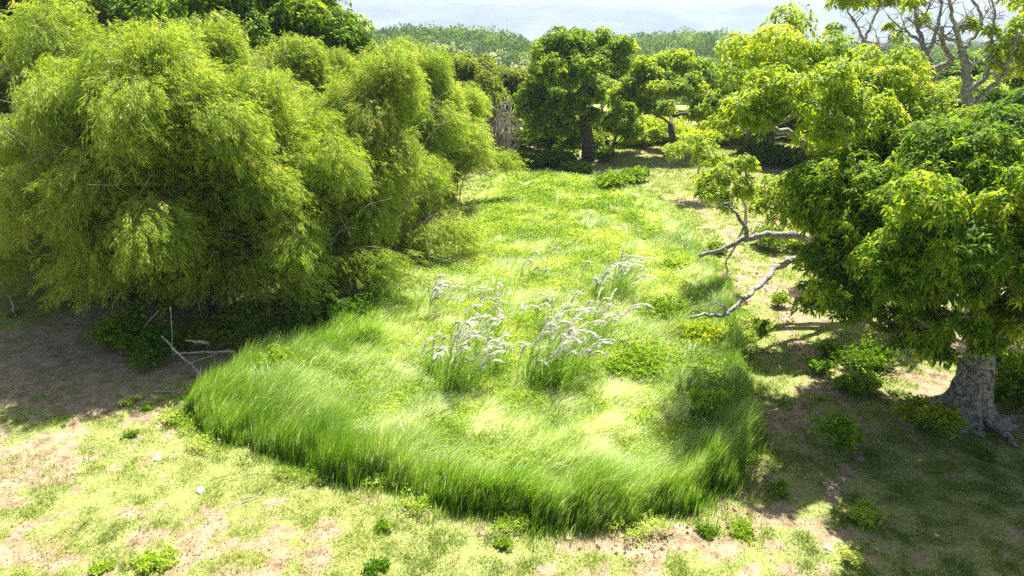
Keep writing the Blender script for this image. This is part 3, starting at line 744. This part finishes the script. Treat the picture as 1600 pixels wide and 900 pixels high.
def tall_grass():
    mb = MB(); x, y = scatter(1700000, -16, 13, 12, 64, 1.3); d = sdist(x, y); d = d + .9 * (fbm(x / .7, y / .7, 55, 4) - .6); ok = ((d > 0) | ((d > -.7) & (rng.uniform(size=len(x)) < .10 * np.exp(d * 2)))) & in_view(x, y); x, y, d = x[ok], y[ok], d[ok]
    rim = np.exp(-(d / 1.6) ** 2) * ss(34, 24, y) + .55 * np.exp(-(d / 1.6) ** 2) * ss(24, 30, y) * (x > 0); pl = pale(x, y)
    left = ss(-3, -7, x) * ss(30, 24, y)
    dens = np.clip(.62 + .4 * np.clip(rim + left * .6, 0, 1) + .45 * pl + .2 * ss(26, 40, y), 0, 1)
    ok = rng.uniform(size=len(x)) < dens; x, y, d, rim, pl, left = [q[ok] for q in (x, y, d, rim, pl, left)]; n = len(x)
    rimh = np.clip(rim + left * .5, 0, 1)
    h = (.62 + .30 * (fbm(x / .35, y / .35, 73, 2) - .5) + .30 * ss(.5, .8, fbm(x / 1.8, y / 1.8, 75, 3)) + .42 * rimh + .15 * pl) * (1 + 1.0 * (fbm(x / .9, y / .9, 71, 4) - .5)) * rng.uniform(.6, 1.2, n) * (1 - .25 * ss(30, 50, y))
    h *= .35 + .65 * ss(-.2, .5, d)
    ang = .25 + 2.2 * (fbm(x / 3.5, y / 3.5, 81, 3) - .5) + rng.normal(0, .6, n); lay = .50 + .6 * (fbm(x / 2.0, y / 2.0, 91, 3) - .35)
    am = h * np.clip(lay * rng.uniform(.4, 1.4, n) * (.35 + .65 * ss(.1, 1.1, d)), .06, 1.1)
    bend = np.stack([np.cos(ang), np.sin(ang)], 1) * am[:, None]
    v = np.clip(.44 + .16 * (1 - rimh) + .5 * (fbm(x / 1.1, y / 1.1, 95, 4) - .5) + rng.normal(0, .17, n) + pl * rng.uniform(0, .6, n) + .28 * (1 - rimh) * rng.uniform(.2, 1, n) + .35 * (rng.uniform(size=n) < .06), 0, 1)
    sc = ss(14, 60, y)
    blade_geo(mb, np.stack([x, y, gh(x, y) - .02], 1), h, bend, (.017 + .030 * sc) * rng.uniform(.5, 1.5, n), v, 3, .20)
    return tag(link('tall_grass', mb.mesh('tall_grass', M_tall)), 'tall bright green grass leaning in the wind round the field edge', 'grass', None, 'stuff')
tall_grass()

def canopy(x, y):
    return .18 + .62 * fbm(x / .9, y / .9, 101, 4) + .8 * np.clip(fbm(x / 2.4, y / 2.4, 103, 2) - .5, 0, 1)

def field_weeds():
    mb = MB(); x, y = scatter(1100000, -16, 13, 12.5, 62, 1.45); d = sdist(x, y); ok = (d > -.6) & in_view(x, y); x, y, d = x[ok], y[ok], d[ok]
    keep = rng.uniform(size=len(x)) < np.maximum(.75 * ss(.5, 3.2, d + 1.2 * (fbm(x, y, 77, 2) - .5)), .55 * ss(.5, .7, fbm(x / .8, y / .8, 79, 3)) * (d < .7)) * (1 - .6 * pale(x, y)); x, y, d = x[keep], y[keep], d[keep]; n = len(x)
    top = canopy(x, y) * (.35 + .65 * ss(-.3, 1.2, d)); z = gh(x, y) + top * (1 - .55 * rng.uniform(size=n) ** 2.2)
    dd = rdir(n); dd[:, 2] = np.abs(dd[:, 2]) * 1.0 + .15; sc = ss(15, 60, y)
    v = np.clip(.56 + 1.1 * (fbm(x / 1.2, y / 1.2, 111, 4) - .5) + rng.normal(0, .2, n), 0, 1)
    leaf_geo(mb, np.stack([x, y, z], 1), dd, (.09 + .16 * sc) * rng.uniform(.5, 1.8, n), (.026 + .035 * sc) * rng.uniform(.6, 1.6, n), v, .3)
    return tag(link('leafy_ground_cover', mb.mesh('leafy_ground_cover', M_weed)), 'lime green leafy plants filling the middle of the field', 'ground cover', None, 'stuff')
field_weeds()

def lawn():
    mb = MB(); x, y = scatter(1500000, -34, 34, 9.5, 75, 1.9); ok = in_view(x, y) & (sdist(x, y) < .3); x, y = x[ok], y[ok]
    s = soil(x, y); cl = fbm(x / .45, y / .45, 121, 3); dens = np.clip(1.1 - 1.1 * s, .05, 1) * ss(.2, .55, cl)
    ok = rng.uniform(size=len(x)) < dens; x, y, s, cl = x[ok], y[ok], s[ok], cl[ok]; n = len(x); sc = ss(12, 60, y)
    h = (.045 + .08 * ss(.45, .75, cl) + .10 * sc) * rng.uniform(.6, 1.5, n); ang = rng.uniform(0, 6.283, n)
    v = np.clip(.40 + 1.1 * (fbm(x / 1.8, y / 1.8, 131, 4) - .5) + .35 * (s - .4) + rng.normal(0, .17, n) - .22 * ss(3, 8, x) * ss(34, 20, y), 0, 1)  # greener growth under the right-hand trees, plus their shade put into blade colour
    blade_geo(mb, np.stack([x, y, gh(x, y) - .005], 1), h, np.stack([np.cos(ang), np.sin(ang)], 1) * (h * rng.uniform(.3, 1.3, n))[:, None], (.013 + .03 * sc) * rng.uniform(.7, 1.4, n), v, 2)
    return tag(link('short_grass', mb.mesh('short_grass', M_lawn)), 'short patchy grass with dry yellow areas in the foreground', 'grass', None, 'stuff')
lawn()

# ------------------------------------------------------------------ silver plumed reeds in the field
def reed(px, py, label, hgt=2.2, n=12, spread=.45, dirx=1.0):
    b = gz(G(px, py)); root = thing('plumed_reed', b, label, 'reed grass', 'white plumed reeds in the field'); lf = MB(); spread *= 1.35
    for i in range(n):
        o = rng.normal(size=2) * spread * .5; h = hgt * rng.uniform(.5, 1.08); az = rng.normal(.15, .6); ln = rng.uniform(.15, .9) * h * .55
        dx, dy = math.cos(az) * dirx, math.sin(az)
        def pth(t): return np.stack([o[0] + dx * ln * t ** 2.2, o[1] + dy * ln * t ** 2.2, h * (t - .14 * t ** 4)], -1)
        st = MB(); t = np.linspace(0, .85, 7); tube(st, pth(t), np.linspace(.013, .005, 7), 4); link('stem', st.mesh('stem', M_reed, True), root)
        m = int(rng.uniform(55, 110)); tt = rng.uniform(.62, 1.12, m) ; p0 = pth(tt); tg = unit(pth(tt + .03) - p0)
        p0[:, 2] -= .35 * np.maximum(tt - .9, 0) * h
        w = unit(tg + rdir(m) * .16 + np.array([.25 * dx, 0, -.22])); pm = MB()
        leaf_geo(pm, p0 + rdir(m) * .012, w, rng.uniform(.16, .38, m), rng.uniform(.018, .032, m), rng.uniform(.4, 1, m) * rng.uniform(.5, 1), .18)
        link('plume', pm.mesh('plume', M_plume), root)
    m = n * 16; ang = rng.normal(0.2, .9, m); h = hgt * rng.uniform(.35, .95, m); am = h * rng.uniform(.2, .9, m)
    o = rng.normal(size=(m, 2)) * spread * .5
    blade_geo(lf, np.concatenate([o, np.zeros((m, 1))], 1), h, np.stack([np.cos(ang), np.sin(ang)], 1) * am[:, None], rng.uniform(.015, .03, m), rng.uniform(.2, .85, m), 4)
    link('leaf_tuft', lf.mesh('leaf_tuft', M_tall), root)
    return root
for a in [(705, 612, 'largest plumed reed clump, front left, with dark green base', 2.9, 20, .55), (672, 588, 'narrow few-stemmed reed at the left front of the plumed group', 1.8, 6, .3),
          (765, 590, 'upright reed clump right of the largest one', 2.2, 11, .45), (740, 620, 'single thin reed standing just below the largest clump', 2.2, 3, .2),
          (672, 502, 'leaning reed clump at the far left of the plumed group', 1.9, 10, .6), (745, 528, 'wide low reed clump between the left and middle plumes', 2.0, 16, 1.1),
          (848, 612, 'tall reed clump in the middle front, plumes bowed to the right', 3.0, 16, .6), (880, 600, 'dense reed clump in the middle with the brightest plumes', 2.7, 18, .7),
          (930, 548, 'reed clump right of the middle ones, near the dark shrubs', 2.2, 14, .7), (832, 512, 'small reed tuft above the middle clumps', 1.7, 5, .3),
          (858, 535, 'fine reed clump behind the brightest plumes', 2.1, 10, .7), (928, 478, 'short reed clump left of the tall far one', 2.2, 8, .3),
          (962, 474, 'tall reed clump farthest to the right of the group', 2.8, 12, .5), (822, 444, 'faint reed tuft farthest back in the field', 1.7, 6, .7)]:
    reed(*a)

# ------------------------------------------------------------------ shrubs and weeds
def shrub(name, px, py, w, h, label, mat=M_weed, leaf=.12, wid=.06, v0=.5, dens=None, group=None, cat='shrub', z0=0, twiggy=9):
    b = gz(G(px, py)); b[2] += z0; root = thing(name, b, label, cat, group); mb = MB(); lf = MB()
    lobes = []
    for i in range(twiggy):
        a = i * 2.4 + rng.uniform(-.4, .4); q = rng.uniform(.15, .95) if i else 0
        c = np.array([math.cos(a) * w * .5 * q, math.sin(a) * w * .5 * q, h * rng.uniform(.22, .66)]); lobes.append((c, w * rng.uniform(.13, .30)))
        tube(mb, [np.zeros(3), c * np.array([.3, .3, .6]), c], [.02 + .01 * w, .015, .006], 5)
    for c, r in lobes:
        fl = .8 * h / max(w, .1) + .25; n = max(10, int((dens or 55) * 4 * math.pi * r * r * .12 / leaf)); k = 6; d = rdir(n); d[:, 2] = np.abs(d[:, 2]) - .3 * rng.uniform(size=n)
        p0 = c + unit(d) * (r * rng.uniform(.3, 1.0, n) * (1 + .9 * (rng.uniform(size=n) < .2)))[:, None] * np.array([1, 1, min(fl, 1.2)]); p0[:, 2] = np.maximum(p0[:, 2], .03)
        ax = np.repeat(unit(unit(d) + np.array([0, 0, .5])), k, 0); dd = unit(rdir(n * k) * .9 + ax * .6)
        leaf_geo(lf, np.repeat(p0, k, 0) + rdir(n * k) * leaf * .3, dd, leaf * rng.uniform(.7, 1.3, n * k), wid * rng.uniform(.8, 1.2, n * k), np.clip(v0 + np.repeat(rng.normal(0, .13, n), k) + rng.normal(0, .05, n * k), 0, 1), .2)
    link('stem', mb.mesh('stem', M_stem, True), root); link('foliage', lf.mesh('foliage', mat), root)
    return root

for a, kw in [
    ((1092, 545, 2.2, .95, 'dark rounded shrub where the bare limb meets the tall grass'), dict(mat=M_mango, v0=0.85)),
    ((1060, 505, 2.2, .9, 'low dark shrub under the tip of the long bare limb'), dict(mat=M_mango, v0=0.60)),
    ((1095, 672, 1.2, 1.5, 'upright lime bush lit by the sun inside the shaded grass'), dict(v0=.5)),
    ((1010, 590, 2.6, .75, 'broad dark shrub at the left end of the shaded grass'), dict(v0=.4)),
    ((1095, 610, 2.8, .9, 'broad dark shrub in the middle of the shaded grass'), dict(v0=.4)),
    ((450, 600, 1.9, 1.1, 'lime bush in the shade of the front bamboo'), dict(v0=.45)),
    ((500, 588, 1.4, 1.0, 'smaller lime bush right of the one in the bamboo shade'), dict(v0=.5)),
    ((1070, 425, 2.4, .75, 'lime bush at the right field edge below the pale grass'), dict(v0=.7)),
    ((955, 300, 3.2, 1.5, 'lime bush on the far edge of the field'), dict(v0=.4, leaf=.2, wid=.1, dens=40)),
    ((1310, 705, 1.1, 1.2, 'tall leafy weed beside the bend of the dirt path'), dict(v0=.35, leaf=.15)),
    ((1340, 610, 1.2, .6, 'green weed bush right of the dirt path above the bend'), dict(v0=.5)),
    ((1275, 583, .9, .5, 'low weed left of the dirt path under the mango'), dict(v0=.2)),
    ((1352, 572, 1.7, .7, 'dark bush between the dirt path and the mango trunk'), dict(mat=M_mango, v0=0.45)),
    ((1295, 558, .9, .4, 'small dark bush at the sunny border of the path'), dict(mat=M_mango, v0=0.55)),
    ((1215, 478, .8, .6, 'small round bush on the sunny soil left of the mango crown'), dict(mat=M_mango, v0=0.70)),
    ((1190, 515, .8, .4, 'flat weed beside the path near the shaded grass'), dict(v0=.2)),
    ((1440, 668, 1.4, .75, 'leafy bush in front of the left root of the mango'), dict(mat=M_mango, v0=0.85, leaf=.15)),
    ((1590, 640, 1.8, 1.2, 'dark bush right of the mango trunk'), dict(mat=M_mango, v0=0.55)),
    ((1580, 600, 2.0, 1.2, 'grey green bush behind the mango trunk on the right'), dict(mat=M_mango, v0=0.65)),
    ((1255, 385, 2.4, 1.3, 'lime bush under the low bare limbs'), dict(mat=M_lime, v0=.7, leaf=.18)),
    ((1200, 385, 1.9, 1.2, 'dark bush below the upper bare limb'), dict(mat=M_mango, v0=0.55, leaf=.18)),
    ((1120, 395, 1.0, .6, 'small dark bush at the tip of the upper bare limb'), dict(mat=M_mango, v0=0.55, leaf=.15)),
    ((1205, 255, 4.5, 1.6, 'dark spreading bush under the sprawling tree far right'), dict(mat=M_mango, v0=0.50, leaf=.3, wid=.14, dens=50)),
    ((1270, 262, 4.0, 1.6, 'mid green bush by the far sunny meadow on the right'), dict(mat=M_mango, v0=0.80, leaf=.3, wid=.14, dens=50)),
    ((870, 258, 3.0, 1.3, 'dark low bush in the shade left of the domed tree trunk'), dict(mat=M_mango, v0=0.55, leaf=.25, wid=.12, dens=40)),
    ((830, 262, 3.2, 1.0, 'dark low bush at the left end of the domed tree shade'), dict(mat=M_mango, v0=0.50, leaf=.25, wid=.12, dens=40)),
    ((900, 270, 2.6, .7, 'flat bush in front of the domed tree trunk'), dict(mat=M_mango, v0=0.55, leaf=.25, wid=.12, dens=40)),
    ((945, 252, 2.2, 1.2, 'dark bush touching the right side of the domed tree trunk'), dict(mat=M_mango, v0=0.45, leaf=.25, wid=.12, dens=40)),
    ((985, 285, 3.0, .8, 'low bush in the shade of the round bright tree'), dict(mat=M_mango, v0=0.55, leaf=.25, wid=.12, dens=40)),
    ((815, 232, 3.5, 2.4, 'leafy bush right of the brown leafless twigs'), dict(mat=M_far, v0=.6, leaf=.35, wid=.18, dens=40)),
    ((860, 236, 4.0, 2.6, 'grey green bush behind the domed tree shade'), dict(mat=M_far, v0=.5, leaf=.35, wid=.18, dens=40)),
    ((905, 228, 4.0, 2.4, 'pale bush behind the domed tree trunk'), dict(mat=M_far, v0=.85, leaf=.35, wid=.18, dens=40)),
    ((1000, 230, 4.0, 2.2, 'lime bush between the thin young tree and the round bright tree'), dict(mat=M_lime, v0=.7, leaf=.35, wid=.18, dens=40)),
    ((1100, 226, 4.4, 2.2, 'lime bush right of the round bright tree trunk'), dict(mat=M_lime, v0=.8, leaf=.35, wid=.18, dens=40)),
    ((960, 222, 6, 3.0, 'wide dull green bush far behind the thin young tree'), dict(mat=M_far, v0=.6, leaf=.4, wid=.2, dens=40)),
    ((1030, 220, 6, 2.6, 'wide pale bush far behind the round bright tree'), dict(mat=M_lime, v0=.6, leaf=.4, wid=.2, dens=40)),
    ((880, 222, 6, 3.2, 'wide dull bush far behind the left of the domed tree'), dict(mat=M_olive, v0=.5, leaf=.4, wid=.2, dens=40)),
    ((1140, 226, 5, 2.6, 'wide bright bush far behind, left of the sprawling tree'), dict(mat=M_lime, v0=.5, leaf=.4, wid=.2, dens=40)),
    ((1225, 215, 6, 2.6, 'wide bright bush behind the far sunny meadow'), dict(mat=M_far, v0=.7, leaf=.4, wid=.2, dens=40)),
    ((700, 350, 2.6, 1.3, 'pale green leafy patch below the last bamboo clump'), dict(v0=.9, leaf=.16)),
    ((640, 420, 2.2, 1.1, 'leafy bush at the foot of the middle bamboo clump'), dict(v0=.3, leaf=.16)),
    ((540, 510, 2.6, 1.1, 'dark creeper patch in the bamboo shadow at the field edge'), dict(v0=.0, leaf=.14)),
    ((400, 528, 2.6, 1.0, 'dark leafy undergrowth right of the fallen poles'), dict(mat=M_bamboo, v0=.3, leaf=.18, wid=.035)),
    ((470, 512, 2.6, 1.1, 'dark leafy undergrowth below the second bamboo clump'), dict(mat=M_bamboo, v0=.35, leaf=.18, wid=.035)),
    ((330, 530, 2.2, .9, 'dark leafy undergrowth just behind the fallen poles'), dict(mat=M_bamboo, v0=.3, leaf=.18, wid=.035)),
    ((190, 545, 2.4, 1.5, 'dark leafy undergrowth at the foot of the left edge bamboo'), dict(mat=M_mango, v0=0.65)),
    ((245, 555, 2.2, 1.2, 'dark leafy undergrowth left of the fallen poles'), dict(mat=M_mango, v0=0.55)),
]:
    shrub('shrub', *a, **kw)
for a, kw in [
    ((204, 628, .42, .35, 'pale round weed on the sunny soil near the bamboo shadow'), dict(v0=.9)),
    ((230, 637, .32, .22, 'tiny lime weed right of the pale round one'), dict(v0=.6)),
    ((272, 655, .5, .4, 'flowering weed at the left corner of the tall grass'), dict(v0=.9)),
    ((30, 515, .5, .35, 'green weed at the foot of the upright stick'), dict(v0=.3)),
    ((205, 680, .28, .2, 'small dark weed on pinkish soil at left'), dict(v0=.2)),
    ((240, 882, .65, .35, 'bright lawn weed at bottom left'), dict(v0=.7)),
    ((160, 888, .35, .22, 'smaller lawn weed left of the bright one at the bottom'), dict(v0=.6)),
    ((598, 826, .35, .28, 'lone weed on the lawn below the left part of the tall grass'), dict(v0=.4)),
    ((588, 888, .45, .28, 'dark weed cut by the bottom edge left of centre'), dict(v0=.1)),
    ((787, 852, .35, .18, 'faint flat weed on the lawn near the middle'), dict(v0=.4)),
    ((1103, 834, .4, .2, 'dark flat weed just right of the tall grass corner'), dict(v0=.1)),
    ((1160, 830, .5, .2, 'low green weed between two tracks at bottom right'), dict(v0=.5)),
    ((1330, 880, .4, .3, 'pale leaved weed at the bottom right below the shadow edge'), dict(v0=.9)),
    ((1350, 812, .7, .5, 'feathery weed crossing the shadow edge on the lawn'), dict(v0=.7)),
    ((1540, 720, .5, .4, 'dark weed below the right root of the mango'), dict(v0=.1)),
    ((535, 728, .7, .35, 'dark broad weed at the foot of the tall grass front'), dict(v0=.0)),
    ((1215, 770, .5, .3, 'small weed at the shadow edge right of the tall grass'), dict(v0=.3))]:
    shrub('weed', a[0], a[1], a[2] * 1.15, a[3] * .6, a[4], leaf=.085, wid=.036, dens=60, cat='weed', group='weeds on the lawn', **kw)

# brown leafless thicket beyond the field
b = gz(G(775, 238)); root = thing('twig_thicket', b, 'brown leafless tangle of twigs at the far end of the bamboo', 'thicket'); mb = MB()
for i in range(150):
    a = rng.uniform(0, 6.283); q = rng.uniform(0, 2.2); s = np.array([math.cos(a) * q, math.sin(a) * q * .7, 0]); e = s + np.array([rng.normal(0, 1.1), rng.normal(0, .9), rng.uniform(1.2, 5.0)])
    mid = (s + e) / 2 + rng.normal(0, .45, 3); tube(mb, [s, mid, e, e + rng.normal(0, .5, 3)], [.05, .04, .025, .012], 4)
link('twigs', mb.mesh('twigs', M_dead, True), root)
b = gz(G(735, 222)); root = thing('dead_branch', b, 'pale bent dead branch sticking out beside the brown twigs', 'branch'); mb = MB()
pp = [P(*q) - b for q in [(700, 190, b[1] - 3), (715, 193, b[1] - 3), (728, 196, b[1] - 3), (738, 203, b[1] - 3), (752, 203, b[1] - 3)]]; tube(mb, pp, [.1, .1, .09, .07, .04], 6, .1)
tube(mb, [pp[0], pp[0] + np.array([-.3, .2, -2]), pp[0] + np.array([-.4, .3, -4.5])], [.1, .11, .13], 6, .1)
link('limb', mb.mesh('limb', M_dead, True), root)

# ------------------------------------------------------------------ fallen poles, sticks, stones
def pole(name, pts, r, label, cat='pole', group=None, mat=M_dead, z=()):
    q = []
    for (px, py), zz in zip(pts, z):
        g = G(px, py, zz); q.append(g)
    q = np.array(q); b = q[0].copy(); tt = np.linspace(0, 1, len(q)); t2 = np.linspace(0, 1, len(q) * 3)
    s = np.stack([np.interp(t2, tt, q[:, i]) for i in range(3)], 1) - b; s += rng.normal(0, r * .35, s.shape)
    mb = MB(); tube(mb, s, np.linspace(r, r * .5, len(s)), 7, .05)
    o = link(name, mb.mesh(name, mat, True), None, b); return tag(o, label, cat, group)
GP = 'dead poles fallen at the bamboo foot'
pole('fallen_pole', [(378, 562), (361, 548), (290, 551), (235, 555)], .05, 'long pale pole lying level across the foot of the front bamboo', group=GP, z=(.25, .6, .45, .15))
pole('fallen_pole', [(316, 590), (300, 573), (275, 548), (252, 525)], .055, 'brown pole leaning across the level one', group=GP, z=(.05, .4, .9, 1.5))
pole('fallen_pole', [(385, 563), (372, 556), (356, 548)], .055, 'short thick pale end piece right of the level pole', group=GP, z=(.2, .35, .5))
pole('fallen_pole', [(327, 538), (310, 534), (291, 532)], .06, 'short pale pole above the level one', group=GP, z=(.9, .95, 1.0))
pole('fallen_pole', [(272, 612), (255, 612), (240, 612)], .03, 'short white stick lying on grass left of the tall grass corner', group=GP, z=(.05, .05, .05))
pole('fallen_pole', [(300, 566), (320, 560), (340, 552)], .025, 'thin brown stick under the level pole', group=GP, z=(.3, .45, .6))
pole('fallen_pole', [(213, 530), (230, 505), (248, 485)], .025, 'thin pale cane leaning against the left side of the front bamboo', group=GP, z=(.3, 1.2, 2.0))
pole('fallen_pole', [(270, 560), (269, 520), (266, 480)], .022, 'thin upright cane in front of the dark gap in the bamboo', group=GP, z=(.2, 1.4, 2.6))
pole('fallen_pole', [(120, 488), (130, 480), (141, 470)], .05, 'pale broken cane stub at the left bamboo foot', group=GP, z=(.7, .9, 1.2))
pole('upright_stick', [(32, 516), (24, 492), (15, 462)], .05, 'weathered grey stick standing in bare soil at the left edge', 'stick', z=(0, .7, 1.4))
pole('fallen_branch', [(965, 268), (940, 270), (915, 276)], .09, 'long grey log lying on soil in front of the domed tree', 'branch', z=(.15, .15, .1))
pole('fallen_stick', [(1555, 792), (1545, 785), (1538, 780)], .025, 'short pale stick on the shaded lawn at the right edge', 'stick', z=(.04, .04, .04))
pole('fallen_stick', [(380, 780), (395, 776), (408, 772)], .02, 'thin pale stick on the sunny lawn at lower left', 'stick', z=(.04, .04, .04))

def rock(name, px, py, s, label, mat, cat, group=None, flat=.45, z0=0):
    import bmesh
    b = gz(G(px, py)); bm = bmesh.new(); bmesh.ops.create_icosphere(bm, subdivisions=2, radius=1)
    for v_ in bm.verts:
        c = v_.co; k = 1 + rng.normal(0, .10) + .18 * math.sin(c.x * 3 + px) * math.cos(c.y * 3 + py)
        v_.co = (c.x * k * s, c.y * k * s * .7, c.z * k * s * flat)
    me = bpy.data.meshes.new(name); bm.to_mesh(me); bm.free(); me.materials.append(mat)
    o = link(name, me, None, b + (0, 0, s * flat * .35)); o.rotation_euler = (0, 0, rng.uniform(0, 3)); return tag(o, label, cat, group)
for px, py, s, lab in [(247, 716, .12, 'flat white stone on the lawn nearest the left side'), (313, 765, .14, 'flat white stone right of and below the other one on the lawn'), (1294, 857, .10, 'white stone on the sunny lawn at bottom right'),
                       (134, 715, .06, 'tiny pale stone beside the bare sandy patch'), (1462, 838, .07, 'tiny pale stone on the shaded lawn at bottom right'), (1056, 824, .07, 'small bluish white stone among clods by the tall grass corner')]:
    rock('pale_stone', px, py, s, lab, M_stone, 'stone', 'pale stones on the lawn', .35)

def clods():
    mb = MB(); n = 2200; x = rng.uniform(-12, 14, n * 8); y = rng.uniform(11, 32, n * 8); d = sdist(x, y); s = soil(x, y)
    ok = (((d < -.05) & (d > -1.0)) | (pdist(x, y, TRACK1) < .4)) & (s > .5) & (d < 0) & (x > -5) ; x, y = x[ok][:n], y[ok][:n]
    T0 = np.array([(0, 1, 2), (0, 2, 3), (0, 3, 4), (0, 4, 1), (5, 2, 1), (5, 3, 2), (5, 4, 3), (5, 1, 4)]); O = np.array([(0, 0, 1), (1, 0, 0), (0, 1, 0), (-1, 0, 0), (0, -1, 0), (0, 0, -1.0)])
    n = len(x); sz = .012 + .06 * rng.uniform(0, 1, n) ** 3
    V = (np.stack([x, y, gh(x, y) + sz * .2], 1)[:, None] + O[None] * sz[:, None, None] * rng.uniform(.6, 1.3, (n, 6, 3))).reshape(-1, 3)
    mb.add(V, None, (T0[None] + np.arange(n)[:, None, None] * 6).reshape(-1, 3))
    tag(link('soil_clods', mb.mesh('soil_clods', M_clod)), 'crumbled brown soil clods along the foot of the tall grass', 'soil', None, 'stuff')
clods()
def litter():
    mb = MB(); x, y = scatter(160000, -30, 30, 10, 45, 1.7); ok = in_view(x, y) & (sdist(x, y) < .1); x, y = x[ok], y[ok]; s = soil(x, y)
    ok = rng.uniform(size=len(x)) < np.clip(.12 + .6 * s, 0, 1) * (.3 + .9 * (fbm(x / .8, y / .8, 141, 3) > .5)); x, y = x[ok], y[ok]; n = len(x)
    d = rdir(n); d[:, 2] = np.abs(d[:, 2]) * .25; tw = rng.uniform(size=n) < .3
    leaf_geo(mb, np.stack([x, y, gh(x, y) + .012], 1), d, np.where(tw, rng.uniform(.10, .28, n), rng.uniform(.04, .10, n)), np.where(tw, .008, rng.uniform(.015, .035, n)), rng.beta(1.2, 1.2, n), .05, .3)
    tag(link('leaf_litter', mb.mesh('leaf_litter', M_litter)), 'dry leaf litter and broken twigs strewn over the soil', 'litter', None, 'stuff')
litter()
print('tris approx', sum(len(me.polygons) for me in bpy.data.meshes))
